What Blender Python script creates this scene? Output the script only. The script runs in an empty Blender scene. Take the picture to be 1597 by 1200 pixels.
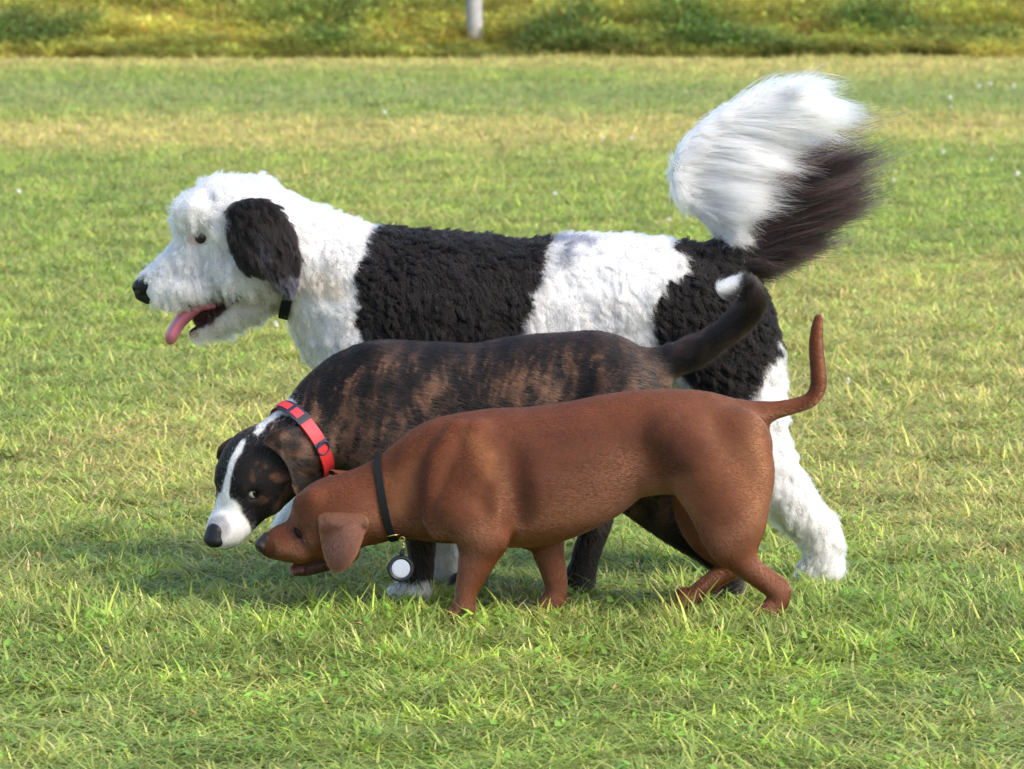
import bpy, math, random
import numpy as np
from mathutils import Vector

rng = np.random.default_rng(7)
random.seed(7)
scene = bpy.context.scene
COL = scene.collection
FAST_FUR = 1.0

# ------------------------------------------------------------------ camera
F_PX, CU, CV = 7970.0, 798.5, 600.0
CAM_Y = -9.0
CAM_H = 9.0 * math.tan(math.radians(8.5))
PITCH = math.radians(8.5) - math.atan(345 / F_PX)
cam_d = bpy.data.cameras.new('camera')
cam = bpy.data.objects.new('camera', cam_d)
COL.objects.link(cam)
cam.location = (0, CAM_Y, CAM_H)
cam.rotation_euler = (math.pi / 2 - PITCH, 0, 0)
cam_d.sensor_width = 36.0
cam_d.lens = 36.0 * F_PX / 1597.0
cam_d.clip_start = 0.1
cam_d.clip_end = 1500.0
cam_d.dof.use_dof = True
cam_d.dof.focus_distance = 9.0
cam_d.dof.aperture_fstop = 15.0
scene.camera = cam

# ------------------------------------------------------------------ light
SUN_DIR = Vector((0.64, -0.42, 0.66)).normalized()          # towards the sun
world = bpy.data.worlds.new("World")
scene.world = world
world.use_nodes = True
wn, wl = world.node_tree.nodes, world.node_tree.links
wn.clear()
sky = wn.new('ShaderNodeTexSky')
sky.sky_type = 'NISHITA'
sky.sun_disc = False
sky.sun_elevation = math.asin(SUN_DIR.z)
sky.sun_rotation = math.atan2(SUN_DIR.x, SUN_DIR.y)
sky.air_density = 1.0
sky.dust_density = 2.0
sky.ozone_density = 1.0
bg = wn.new('ShaderNodeBackground')
bg.inputs[1].default_value = 0.15
wo = wn.new('ShaderNodeOutputWorld')
wl.new(sky.outputs[0], bg.inputs[0])
wl.new(bg.outputs[0], wo.inputs[0])

sun_d = bpy.data.lights.new('sun', 'SUN')
sun_d.energy = 1.95
sun_d.angle = math.radians(24.0)
sun_d.color = (1.0, 0.93, 0.82)
sun = bpy.data.objects.new('sun', sun_d)
COL.objects.link(sun)
sun.rotation_euler = SUN_DIR.to_track_quat('Z', 'Y').to_euler()

scene.view_settings.view_transform = 'Standard'
scene.view_settings.look = 'None'
scene.view_settings.exposure = 1.28
scene.view_settings.gamma = 1.0
scene.view_settings.use_curve_mapping = False
scene.render.engine = 'CYCLES'
scene.cycles.use_denoising = True
scene.cycles.max_bounces = 10
scene.cycles.transparent_max_bounces = 8

# ------------------------------------------------------------------ geometry of the view
FWD = np.array([0, math.cos(PITCH), -math.sin(PITCH)])
UP = np.array([0, math.sin(PITCH), math.cos(PITCH)])
CAMP = np.array([0, CAM_Y, CAM_H])


def P(u, v, Y):
    d = FWD + np.array([1.0, 0, 0]) * ((u - CU) / F_PX) + UP * ((CV - v) / F_PX)
    t = (Y - CAM_Y) / d[1]
    return CAMP + d * t


def S(Y):
    return F_PX / (Y - CAM_Y)


def proj(p):
    q = np.asarray(p) - CAMP
    w = q @ FWD
    return CU + F_PX * q[..., 0] / w, CV - F_PX * (q @ UP) / w


def ground_at(u, v):
    d = FWD + np.array([1.0, 0, 0]) * ((u - CU) / F_PX) + UP * ((CV - v) / F_PX)
    return CAMP + d * (-CAM_H / d[2])


# ------------------------------------------------------------------ noise
_perm = rng.random((64, 64, 64)).astype(np.float32)


def vnoise(p):
    p = np.asarray(p, dtype=np.float32)
    i = np.floor(p).astype(np.int64)
    f = p - i
    f = f * f * (3 - 2 * f)
    i &= 63
    j = (i + 1) & 63
    x0, y0, z0 = i[..., 0], i[..., 1], i[..., 2]
    x1, y1, z1 = j[..., 0], j[..., 1], j[..., 2]
    fx, fy, fz = f[..., 0], f[..., 1], f[..., 2]
    n = _perm
    a = n[x0, y0, z0] * (1 - fx) + n[x1, y0, z0] * fx
    b = n[x0, y1, z0] * (1 - fx) + n[x1, y1, z0] * fx
    c = n[x0, y0, z1] * (1 - fx) + n[x1, y0, z1] * fx
    d = n[x0, y1, z1] * (1 - fx) + n[x1, y1, z1] * fx
    return (a * (1 - fy) + b * fy) * (1 - fz) + (c * (1 - fy) + d * fy) * fz


def fbm(p, octaves=3):
    p = np.asarray(p, dtype=np.float32)
    s, a, tot = 0, 1.0, 0
    for o in range(octaves):
        s = s + a * vnoise(p * (2.03 ** o) + 17.3 * o)
        tot += a
        a *= 0.5
    return s / tot


def vecnoise(p, octaves=1):
    return np.stack([fbm(np.asarray(p) + o, octaves) for o in (0.0, 21.7, 43.1)], -1) * 2 - 1


def sstep(a, b, x):
    t = np.clip((x - a) / (b - a), 0, 1)
    return t * t * (3 - 2 * t)


def nrm(v):
    v = np.asarray(v, dtype=np.float64)
    return v / np.maximum(np.linalg.norm(v, axis=-1, keepdims=True), 1e-9)


def poly_sd(px, py, poly):
    """signed distance to a polygon, negative inside"""
    poly = np.asarray(poly, dtype=np.float32)
    n = len(poly)
    d = np.full(px.shape, 1e18, dtype=np.float32)
    s = np.ones(px.shape, dtype=np.float32)
    for i in range(n):
        a, b = poly[i], poly[i - 1]
        ex, ey = b[0] - a[0], b[1] - a[1]
        wx, wy = px - a[0], py - a[1]
        t = np.clip((wx * ex + wy * ey) / (ex * ex + ey * ey + 1e-12), 0, 1)
        bx, by = wx - ex * t, wy - ey * t
        d = np.minimum(d, bx * bx + by * by)
        c1, c2, c3 = py >= a[1], py < b[1], ex * wy > ey * wx
        flip = (c1 & c2 & c3) | (~c1 & ~c2 & ~c3)
        s = np.where(flip, -s, s)
    return s * np.sqrt(d)


def smooth_poly(poly, n=3):
    p = np.asarray(poly, dtype=float)
    for _ in range(n):
        q = np.roll(p, -1, 0)
        p = np.stack([0.75 * p + 0.25 * q, 0.25 * p + 0.75 * q], 1).reshape(-1, p.shape[1])
    return p


# ------------------------------------------------------------------ implicit bodies
def catmull(pts, sub):
    p = np.asarray(pts, dtype=np.float64)
    if len(p) < 3 or sub <= 1:
        return p
    out = []
    e = np.vstack([2 * p[0] - p[1], p, 2 * p[-1] - p[-2]])
    for i in range(len(p) - 1):
        p0, p1, p2, p3 = e[i], e[i + 1], e[i + 2], e[i + 3]
        for t in np.linspace(0, 1, sub, endpoint=False):
            out.append(0.5 * ((2 * p1) + (-p0 + p2) * t + (2 * p0 - 5 * p1 + 4 * p2 - p3) * t * t + (-p0 + 3 * p1 - 3 * p2 + p3) * t ** 3))
    out.append(p[-1])
    out = np.array(out)
    out[:, 3] = np.maximum(out[:, 3], p[:, 3].min() * 0.8)
    return out


class Field:
    def __init__(self, lo, hi, h):
        self.h = h
        self.lo = np.array(lo, dtype=np.float32)
        self.n = np.ceil((np.array(hi) - self.lo) / h).astype(int) + 1
        self.f = np.full(self.n, 0.2, dtype=np.float32)
        self.ax = [self.lo[i] + h * np.arange(self.n[i], dtype=np.float32) for i in range(3)]

    def _slice(self, lo, hi):
        a = np.clip(np.floor((lo - self.lo) / self.h).astype(int), 0, self.n - 1)
        b = np.clip(np.ceil((hi - self.lo) / self.h).astype(int) + 1, 1, self.n)
        if np.any(b <= a):
            return None
        return tuple(slice(a[i], b[i]) for i in range(3))

    def _pts(self, sl):
        return np.meshgrid(self.ax[0][sl[0]], self.ax[1][sl[1]], self.ax[2][sl[2]], indexing='ij')

    def _blend(self, sl, d, k, op):
        cur = self.f[sl]
        if op == 'u':
            if k > 0:
                h = np.clip(0.5 + 0.5 * (cur - d) / k, 0, 1)
                self.f[sl] = cur * (1 - h) + d * h - k * h * (1 - h)
            else:
                self.f[sl] = np.minimum(cur, d)
        else:
            h = np.clip(0.5 - 0.5 * (cur + d) / k, 0, 1)
            self.f[sl] = cur * (1 - h) - d * h + k * h * (1 - h)

    def chain(self, pts, k=0.02, op='u', frame=None, sub=4):
        """rounded chain; pts rows (x, y, z, r, s): s scales the lateral radius"""
        q = catmull(pts, sub).astype(np.float32)
        o = np.zeros(3, dtype=np.float32)
        M = np.eye(3, dtype=np.float32)
        if frame is not None:
            o = np.asarray(frame[0], dtype=np.float32)
            M = np.stack(frame[1:], 1).astype(np.float32)
        wp = q[:, :3] @ M.T + o
        rr = (q[:, 3] * np.maximum(q[:, 4], 1.0))[:, None]
        m = k + 3 * self.h
        sl = self._slice((wp - rr).min(0) - m, (wp + rr).max(0) + m)
        if sl is None:
            return
        d = np.full(self.f[sl].shape, 0.2, dtype=np.float32)
        off = np.array([s.start for s in sl])
        if len(q) == 1:
            q = np.vstack([q, q]); wp = np.vstack([wp, wp]); rr = np.vstack([rr, rr]); q[1, 0] += 1e-4
        for i in range(len(q) - 1):
            lo = np.minimum(wp[i] - rr[i], wp[i + 1] - rr[i + 1]) - m
            hi = np.maximum(wp[i] + rr[i], wp[i + 1] + rr[i + 1]) + m
            s2 = self._slice(lo, hi)
            if s2 is None:
                continue
            X, Y, Z = self._pts(s2)
            X, Y, Z = X - o[0], Y - o[1], Z - o[2]
            if frame is not None:
                X, Y, Z = (X * M[0, 0] + Y * M[1, 0] + Z * M[2, 0], X * M[0, 1] + Y * M[1, 1] + Z * M[2, 1], X * M[0, 2] + Y * M[1, 2] + Z * M[2, 2])
            a, b = q[i], q[i + 1]
            ba = b[:3] - a[:3]
            px, py, pz = X - a[0], Y - a[1], Z - a[2]
            t = np.clip((px * ba[0] + py * ba[1] + pz * ba[2]) / (ba @ ba + 1e-12), 0, 1)
            s = a[4] + (b[4] - a[4]) * t
            r = a[3] + (b[3] - a[3]) * t
            dd = np.sqrt((px - t * ba[0]) ** 2 + ((py - t * ba[1]) / s) ** 2 + (pz - t * ba[2]) ** 2) - r
            l = tuple(slice(s2[j].start - off[j], s2[j].stop - off[j]) for j in range(3))
            d[l] = np.minimum(d[l], dd)
        self._blend(sl, d, k, op)

    def slab(self, poly, yfun, th, rnd=0.003, k=0.008):
        """rounded plate: poly in (x, z), its middle surface y = yfun(x, z)"""
        poly = np.asarray(poly)
        lo = np.array([poly[:, 0].min(), 0, poly[:, 1].min()]) - 0.02
        hi = np.array([poly[:, 0].max(), 0, poly[:, 1].max()]) + 0.02
        ys = yfun(poly[:, 0], poly[:, 1])
        lo[1], hi[1] = ys.min() - 0.05, ys.max() + 0.05
        sl = self._slice(lo, hi)
        X, Y, Z = self._pts(sl)
        a = poly_sd(X[:, 0, :], Z[:, 0, :], poly)[:, None, :] + rnd + 0 * Y
        thv = th * (1 - 0.45 * np.clip(1 + a / 0.02, 0, 1))
        b = np.abs(Y - yfun(X, Z)) - thv + rnd
        d = np.minimum(np.maximum(a, b), 0) + np.sqrt(np.maximum(a, 0) ** 2 + np.maximum(b, 0) ** 2) - rnd
        self._blend(sl, d.astype(np.float32), k, 'u')

    def at(self, p):
        g = (np.asarray(p) - self.lo) / self.h
        g = np.clip(g, 0, self.n - 1.001)
        i = g.astype(int)
        f = g - i
        out = 0
        for dx in (0, 1):
            for dy in (0, 1):
                for dz in (0, 1):
                    w = (f[..., 0] if dx else 1 - f[..., 0]) * (f[..., 1] if dy else 1 - f[..., 1]) * (f[..., 2] if dz else 1 - f[..., 2])
                    out = out + w * self.f[i[..., 0] + dx, i[..., 1] + dy, i[..., 2] + dz]
        return out

    def skin_y(self):
        """near side of the body as a height field over (x, z), softened"""
        ins = self.f < 0
        i = np.argmax(ins, axis=1)
        H = np.where(ins.any(1), self.ax[1][i], np.nan)
        mx = float(np.nanmax(H))
        H = np.where(np.isnan(H), mx, H)
        for _ in range(4):
            Q = np.pad(H, 1, mode='edge')
            H = (Q[:-2, 1:-1] + Q[2:, 1:-1] + Q[1:-1, :-2] + Q[1:-1, 2:] + 2 * H) / 6

        def fn(x, z):
            gx = np.clip((np.asarray(x) - self.lo[0]) / self.h, 0, H.shape[0] - 1.01)
            gz = np.clip((np.asarray(z) - self.lo[2]) / self.h, 0, H.shape[1] - 1.01)
            a, b = gx.astype(int), gz.astype(int)
            fx, fz = gx - a, gz - b
            return (H[a, b] * (1 - fx) + H[a + 1, b] * fx) * (1 - fz) + (H[a, b + 1] * (1 - fx) + H[a + 1, b + 1] * fx) * fz
        return fn

    def hit(self, u, v):
        """first point of the body along the sight line of pixel u, v, and its normal"""
        a, b = P(u, v, float(self.lo[1])), P(u, v, float(self.ax[1][-1]))
        t = np.linspace(0, 1, 400)[:, None]
        p = a + (b - a) * t
        f = self.at(p)
        i = int(np.argmax(f < 0))
        q = p[i]
        e = self.h
        n = np.array([self.at(q + e * np.eye(3)[j]) - self.at(q - e * np.eye(3)[j]) for j in range(3)])
        return q, n / (np.linalg.norm(n) + 1e-9)

    def mesh(self, smooth=2):
        F = self.f
        ins = F < 0
        n = np.array(F.shape)
        cells = np.zeros(n - 1, dtype=np.int8)
        for dx in (0, 1):
            for dy in (0, 1):
                for dz in (0, 1):
                    cells += ins[dx:n[0] - 1 + dx, dy:n[1] - 1 + dy, dz:n[2] - 1 + dz]
        act = (cells > 0) & (cells < 8)
        idx = np.argwhere(act)
        ids = np.full(n - 1, -1, dtype=np.int64)
        ids[act] = np.arange(len(idx))
        pos = np.zeros((len(idx), 3)); cnt = np.zeros(len(idx))
        corners = [(x, y, z) for x in (0, 1) for y in (0, 1) for z in (0, 1)]
        val = {c: F[idx[:, 0] + c[0], idx[:, 1] + c[1], idx[:, 2] + c[2]] for c in corners}
        for c in corners:
            for a in range(3):
                if c[a]:
                    continue
                e = list(c); e[a] = 1; e = tuple(e)
                va, vb = val[c], val[e]
                m = (va < 0) != (vb < 0)
                t = np.where(m, va / np.where(m, va - vb, 1), 0)
                pt = np.tile(np.array(c, dtype=float), (len(idx), 1))
                pt[:, a] = t
                pos[m] += pt[m]; cnt[m] += 1
        V = (idx + pos / cnt[:, None]) * self.h + self.lo
        quads = []
        for a in range(3):
            s0 = [slice(1, n[i] - 1) for i in range(3)]; s1 = [slice(1, n[i] - 1) for i in range(3)]
            s0[a] = slice(0, n[a] - 1); s1[a] = slice(1, n[a])
            A, B = ins[tuple(s0)], ins[tuple(s1)]
            for flip, mask in ((False, A & ~B), (True, ~A & B)):
                e = np.argwhere(mask)
                if not len(e):
                    continue
                o = np.ones(3, dtype=int); o[a] = 0
                e = e + o
                b, c = (a + 1) % 3, (a + 2) % 3
                db = np.zeros(3, dtype=int); db[b] = 1
                dc = np.zeros(3, dtype=int); dc[c] = 1
                q = [e - db - dc, e - dc, e, e - db]
                q = np.stack([ids[x[:, 0], x[:, 1], x[:, 2]] for x in q], 1)
                quads.append(q[:, ::-1] if flip else q)
        Q = np.concatenate(quads)
        Q = Q[(Q >= 0).all(1)]
        for _ in range(smooth):
            V = laplace(V, Q)
        return V, Q


def laplace(V, Q, w=0.5):
    e = np.concatenate([Q[:, [0, 1]], Q[:, [1, 2]], Q[:, [2, 3]], Q[:, [3, 0]]])
    s = np.stack([np.bincount(e[:, 0], V[e[:, 1], j], len(V)) + np.bincount(e[:, 1], V[e[:, 0], j], len(V)) for j in range(3)], 1)
    c = np.bincount(e[:, 0], None, len(V)) + np.bincount(e[:, 1], None, len(V))
    return V * (1 - w) + w * s / np.maximum(c, 1)[:, None]


def vert_normals(V, Q):
    n = np.cross(V[Q[:, 2]] - V[Q[:, 0]], V[Q[:, 3]] - V[Q[:, 1]])
    out = np.stack([sum(np.bincount(Q[:, j], n[:, c], len(V)) for j in range(4)) for c in range(3)], 1)
    return nrm(out)


# ------------------------------------------------------------------ objects
def tag(o, label=None, cat=None, group=None, kind=None):
    if label: o['label'] = label
    if cat: o['category'] = cat
    if group: o['group'] = group
    if kind: o['kind'] = kind
    return o


def empty(name, loc):
    o = bpy.data.objects.new(name, None)
    o.empty_display_size = 0.1
    COL.objects.link(o)
    o.location = loc
    return o


def mesh_obj(name, V, Fc, mat, parent=None, colors=None, smooth=True, origin=None):
    V = np.asarray(V, dtype=np.float64)
    org = np.array(parent.location) if parent is not None and parent.parent is None else None
    if parent is not None and org is None:
        org = np.zeros(3)
        q = parent
        while q is not None:
            org = org + np.array(q.location); q = q.parent
    if parent is None:
        org = np.asarray(origin, dtype=float) if origin is not None else np.zeros(3)
    me = bpy.data.meshes.new(name)
    me.from_pydata((V - org).tolist(), [], [list(map(int, f)) for f in Fc])
    if colors is not None:
        a = me.color_attributes.new('coat', 'FLOAT_COLOR', 'POINT')
        c = np.ones((len(V), 4), dtype=np.float32); c[:, :3] = colors
        a.data.foreach_set('color', c.ravel())
    if smooth:
        me.polygons.foreach_set('use_smooth', np.ones(len(me.polygons), dtype=bool))
    me.update()
    if mat is not None:
        me.materials.append(mat)
    o = bpy.data.objects.new(name, me)
    COL.objects.link(o)
    if parent is not None:
        o.parent = parent
    else:
        o.location = org
    return o


def curves_obj(name, pts, rad, col, mat, parent):
    """pts (N, K, 3) world, rad (K,) or (N, K), col (N, 3)"""
    N, K = pts.shape[:2]
    cd = bpy.data.hair_curves.new(name)
    cd.add_curves([K] * N)
    org = np.array(parent.location)
    cd.points.foreach_set('position', (pts - org).astype(np.float32).ravel())
    r = np.broadcast_to(rad, (N, K)).astype(np.float32)
    at = cd.attributes.get('radius') or cd.attributes.new('radius', 'FLOAT', 'POINT')
    at.data.foreach_set('value', np.ascontiguousarray(r).ravel())
    ac = cd.attributes.new('coat', 'FLOAT_COLOR', 'CURVE')
    c = np.ones((N, 4), dtype=np.float32); c[:, :3] = col
    ac.data.foreach_set('color', c.ravel())
    cd.materials.append(mat)
    o = bpy.data.objects.new(name, cd)
    COL.objects.link(o)
    o.parent = parent
    o['kind'] = 'stuff'
    return o


# ------------------------------------------------------------------ materials
def new_mat(name):
    m = bpy.data.materials.new(name)
    m.use_nodes = True
    n, l = m.node_tree.nodes, m.node_tree.links
    return m, n, l, n['Principled BSDF']


def coat_mat(name, rough=0.55, sheen=0.3, spec=0.3):
    m, n, l, b = new_mat(name)
    a = n.new('ShaderNodeAttribute'); a.attribute_name = 'coat'
    l.new(a.outputs['Color'], b.inputs['Base Color'])
    b.inputs['Roughness'].default_value = rough
    b.inputs['Sheen Weight'].default_value = sheen
    b.inputs['Sheen Roughness'].default_value = 0.4
    b.inputs['Specular IOR Level'].default_value = spec
    tc = n.new('ShaderNodeTexCoord')
    no = n.new('ShaderNodeTexNoise'); no.inputs['Scale'].default_value = 350; no.inputs['Detail'].default_value = 3
    bp = n.new('ShaderNodeBump'); bp.inputs['Strength'].default_value = 0.06; bp.inputs['Distance'].default_value = 0.001
    l.new(tc.outputs['Object'], no.inputs['Vector'])
    l.new(no.outputs['Fac'], bp.inputs['Height'])
    l.new(bp.outputs[0], b.inputs['Normal'])
    return m


def hair_mat(name, rough=0.45, coat=0.0, ior=1.4):
    m = bpy.data.materials.new(name)
    m.use_nodes = True
    n, l = m.node_tree.nodes, m.node_tree.links
    n.clear()
    a = n.new('ShaderNodeAttribute'); a.attribute_name = 'coat'
    h = n.new('ShaderNodeBsdfHairPrincipled')
    h.model = 'CHIANG'
    h.parametrization = 'COLOR'
    h.inputs['Roughness'].default_value = rough
    h.inputs['Radial Roughness'].default_value = 0.7
    h.inputs['Coat'].default_value = coat
    h.inputs['IOR'].default_value = ior
    h.inputs['Random Roughness'].default_value = 0.2
    o = n.new('ShaderNodeOutputMaterial')
    l.new(a.outputs['Color'], h.inputs['Color'])
    l.new(h.outputs[0], o.inputs['Surface'])
    return m


def plain(name, col, rough=0.5, metal=0.0, spec=0.5, bump=0, scale=200, var=0.0, coat=0.0):
    m, n, l, b = new_mat(name)
    b.inputs['Base Color'].default_value = (*col, 1)
    b.inputs['Roughness'].default_value = rough
    b.inputs['Metallic'].default_value = metal
    b.inputs['Specular IOR Level'].default_value = spec
    b.inputs['Coat Weight'].default_value = coat
    tc = n.new('ShaderNodeTexCoord')
    no = n.new('ShaderNodeTexNoise'); no.inputs['Scale'].default_value = scale; no.inputs['Detail'].default_value = 4
    l.new(tc.outputs['Object'], no.inputs['Vector'])
    if var:
        mx = n.new('ShaderNodeMix'); mx.data_type = 'RGBA'
        mx.inputs['A'].default_value = (*[c * (1 - var) for c in col], 1)
        mx.inputs['B'].default_value = (*[min(1, c * (1 + var)) for c in col], 1)
        l.new(no.outputs['Fac'], mx.inputs['Factor'])
        l.new(mx.outputs['Result'], b.inputs['Base Color'])
    if bump:
        bp = n.new('ShaderNodeBump'); bp.inputs['Strength'].default_value = bump; bp.inputs['Distance'].default_value = 0.002
        l.new(no.outputs['Fac'], bp.inputs['Height'])
        l.new(bp.outputs[0], b.inputs['Normal'])
    return m


M_COAT = coat_mat('short coat', rough=0.75, sheen=0.0, spec=0.12)
M_FLEECE = coat_mat('fleece skin', rough=0.9, sheen=0.0, spec=0.1)
M_HAIR = hair_mat('short hair', 0.45, ior=1.38)
M_SLEEK = hair_mat('sleek hair', 0.36, ior=1.45)
M_LID = plain('eyelid skin', (0.010, 0.006, 0.005), 0.85, spec=0.08)
M_WOOL = hair_mat('woolly hair', 0.6, ior=1.33)
M_NOSE = plain('nose leather', (0.008, 0.008, 0.010), 0.45, spec=0.28, bump=0.5, scale=600)
M_NOSEB = plain('liver nose leather', (0.022, 0.015, 0.014), 0.5, spec=0.28, bump=0.5, scale=600)
M_TONGUE = plain('tongue', (0.42, 0.12, 0.17), 0.35, bump=0.3, scale=500, var=0.25)
M_EYE = plain('dark eye', (0.010, 0.006, 0.004), 0.15, coat=0.15, spec=0.4)
M_SCLERA = plain('eye white', (0.70, 0.68, 0.68), 0.15, coat=1.0)
M_BLACKWEB = plain('black webbing', (0.007, 0.0085, 0.009), 0.75, spec=0.15, bump=0.4, scale=900)
M_NAVY = plain('navy webbing', (0.018, 0.018, 0.040), 0.6, bump=0.4, scale=900)
M_RED = plain('red webbing', (0.50, 0.018, 0.020), 0.6, bump=0.4, scale=900, var=0.15)
M_REDB = plain('red plastic', (0.56, 0.030, 0.042), 0.6, var=0.12)
M_BRASS = plain('brass', (0.80, 0.60, 0.30), 0.25, metal=1.0)
M_RUBBER = plain('black rubber', (0.010, 0.011, 0.018), 0.45)
M_DISC = plain('white enamel', (0.46, 0.49, 0.57), 0.25)


# ------------------------------------------------------------------ fur
def grow(name, parent, V, Q, colfn, n, lenfn, flowfn, mat, lay=0.6, r0=0.0003, npts=5, curl=0.0, turns=1.5, wild=0.25, wscale=40.0, dens=None, droop=0.0, jitter=0.12, tipk=0.15, cjit=0.0, clump=0.0, cell=0.014):
    Nv = vert_normals(V, Q)
    cen = V[Q].mean(1)
    area = 0.5 * np.linalg.norm(np.cross(V[Q[:, 2]] - V[Q[:, 0]], V[Q[:, 3]] - V[Q[:, 1]]), axis=1)
    w = area if dens is None else area * dens(cen)
    w = w / w.sum()
    n = int(n * FAST_FUR)
    fi = rng.choice(len(Q), n, p=w)
    a, b = rng.random((n, 1)), rng.random((n, 1))
    W = [(1 - a) * (1 - b), a * (1 - b), a * b, (1 - a) * b]
    q = Q[fi]
    root = sum(W[j] * V[q[:, j]] for j in range(4))
    nn = nrm(sum(W[j] * Nv[q[:, j]] for j in range(4)))
    fl = flowfn(root)
    fl = fl - (fl * nn).sum(1, keepdims=True) * nn
    fl = nrm(fl)
    L = lenfn(root)[:, None] * rng.uniform(0.7, 1.2, (n, 1))
    wn_ = vecnoise(root * wscale, 2)
    d0 = nrm(nn * (1 - lay) + fl * lay + wn_ * wild + rng.normal(0, jitter, (n, 3)))
    d1 = nrm(nn * (1 - lay) * 0.45 + fl * (lay + 0.25) + wn_ * wild * 1.6 + rng.normal(0, jitter, (n, 3)) + np.array([0, 0, -droop]))
    if clump:
        key = np.floor((root + vecnoise(root * 70, 2) * cell * 0.9) / cell).astype(np.int64)
        hsh = (key[:, 0] * 73856093) ^ (key[:, 1] * 19349663) ^ (key[:, 2] * 83492791)
        _, inv = np.unique(hsh, return_inverse=True)
        ng_ = inv.max() + 1
        cnt_ = np.bincount(inv, minlength=ng_)[:, None]
        gr = np.stack([np.bincount(inv, root[:, j], ng_) for j in range(3)], 1) / cnt_
        gd = nrm(np.stack([np.bincount(inv, d1[:, j], ng_) for j in range(3)], 1) + rng.normal(0, 0.25, (ng_, 3)) * cnt_)
        gl = rng.uniform(0.75, 1.2, (ng_, 1))
        gtip = (gr + gd * gl * np.mean(L))[inv]
        gcol = rng.uniform(0.86, 1.1, (ng_, 1))[inv]
    e1 = nrm(np.cross(d0, rng.normal(size=(n, 3))))
    e2 = np.cross(d0, e1)
    ph = rng.uniform(0, 6.28, (n, 1))
    t = np.linspace(0, 1, npts)
    pts = np.zeros((n, npts, 3))
    for i, ti in enumerate(t):
        p = root + L * (d0 * (ti - 0.5 * ti * ti) + d1 * 0.5 * ti * ti) - nn * 0.0003
        if clump:
            p = p + (gtip - (root + L * 0.5 * (d0 + d1))) * clump * ti ** 1.6
        if curl:
            p = p + curl * ti ** 0.6 * (np.cos(ph + turns * 6.28 * ti) * e1 + np.sin(ph + turns * 6.28 * ti) * e2 - np.cos(ph) * e1 * (1 - ti))
        pts[:, i] = p
    col = colfn(root + rng.normal(0, 1, (n, 3)) * np.array([1, 0.3, 1.6]) * cjit if cjit else root)
    col = col * rng.uniform(0.82, 1.15, (n, 1))
    if clump:
        col = col * gcol
    rad = r0 * (1 - (1 - tipk) * t ** 1.5)
    return curves_obj(name, pts, rad, np.clip(col, 0.002, 0.93), mat, parent)


def uvp(p, Yc):
    q = np.array(p, dtype=np.float64, copy=True)
    q[..., 1] = Yc
    return proj(q)


def mix(a, b, t):
    return a * (1 - t[..., None]) + np.asarray(b) * t[..., None]


def rows(lst, Y, dr=0.0):
    """(u, v, dY, r_px, s) rows to world chain rows; dr px taken off the radius"""
    out = []
    for u, v, dy, r, s in lst:
        p = P(u, v, Y + dy)
        out.append((p[0], p[1], p[2], max(r - dr, 3) / S(Y + dy), s))
    return out


def uv_sphere(c, r, nu=20, nv=14, axis=None, sq=(1, 1, 1)):
    V, Fc = [], []
    for j in range(nv + 1):
        th = math.pi * j / nv
        for i in range(nu):
            ph = 2 * math.pi * i / nu
            V.append((math.sin(th) * math.cos(ph), math.sin(th) * math.sin(ph), math.cos(th)))
    V = np.array(V) * r * np.array(sq)
    for j in range(nv):
        for i in range(nu):
            Fc.append((j * nu + i, (j + 1) * nu + i, (j + 1) * nu + (i + 1) % nu, j * nu + (i + 1) % nu))
    if axis is not None:
        z = nrm(axis); x = nrm(np.cross(z, [0.13, 0.2, 0.97])); y = np.cross(z, x)
        V = V @ np.stack([x, y, z])
    return V + np.asarray(c), Fc


def make_eye(parent, c, r, gaze, white=True, iris_ang=38):
    """an eyeball: white of the eye with a dark iris cap turned to the gaze"""
    V, Fc = uv_sphere(c, r, axis=gaze)
    o = mesh_obj('eye', V, Fc, M_SCLERA if white else M_EYE, parent)
    if white:
        nv, nu = 14, 20
        keep = int(round(iris_ang / 180 * nv))
        V2, F2 = uv_sphere(c, r * 1.03, axis=gaze)
        mesh_obj('iris', V2, [f for k, f in enumerate(F2) if k // nu < keep], M_EYE, o)
    return o


def tube(path, rad, n=10, closed=False, caps=True):
    path = np.asarray(path, dtype=float)
    K = len(path)
    rad = np.broadcast_to(rad, (K,))
    tg = np.gradient(path, axis=0) if not closed else np.roll(path, -1, 0) - np.roll(path, 1, 0)
    tg = nrm(tg)
    ref = np.array([0.1, 0.95, 0.3])
    V, Fc = [], []
    for i in range(K):
        x = nrm(np.cross(tg[i], ref)); y = np.cross(tg[i], x)
        for j in range(n):
            a = 2 * math.pi * j / n
            V.append(path[i] + rad[i] * (math.cos(a) * x + math.sin(a) * y))
    for i in range(K if closed else K - 1):
        for j in range(n):
            i2 = (i + 1) % K
            Fc.append((i * n + j, i * n + (j + 1) % n, i2 * n + (j + 1) % n, i2 * n + j))
    if caps and not closed:
        Fc.append(tuple(range(n))[::-1]); Fc.append(tuple((K - 1) * n + j for j in range(n)))
    return np.array(V), Fc


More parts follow.
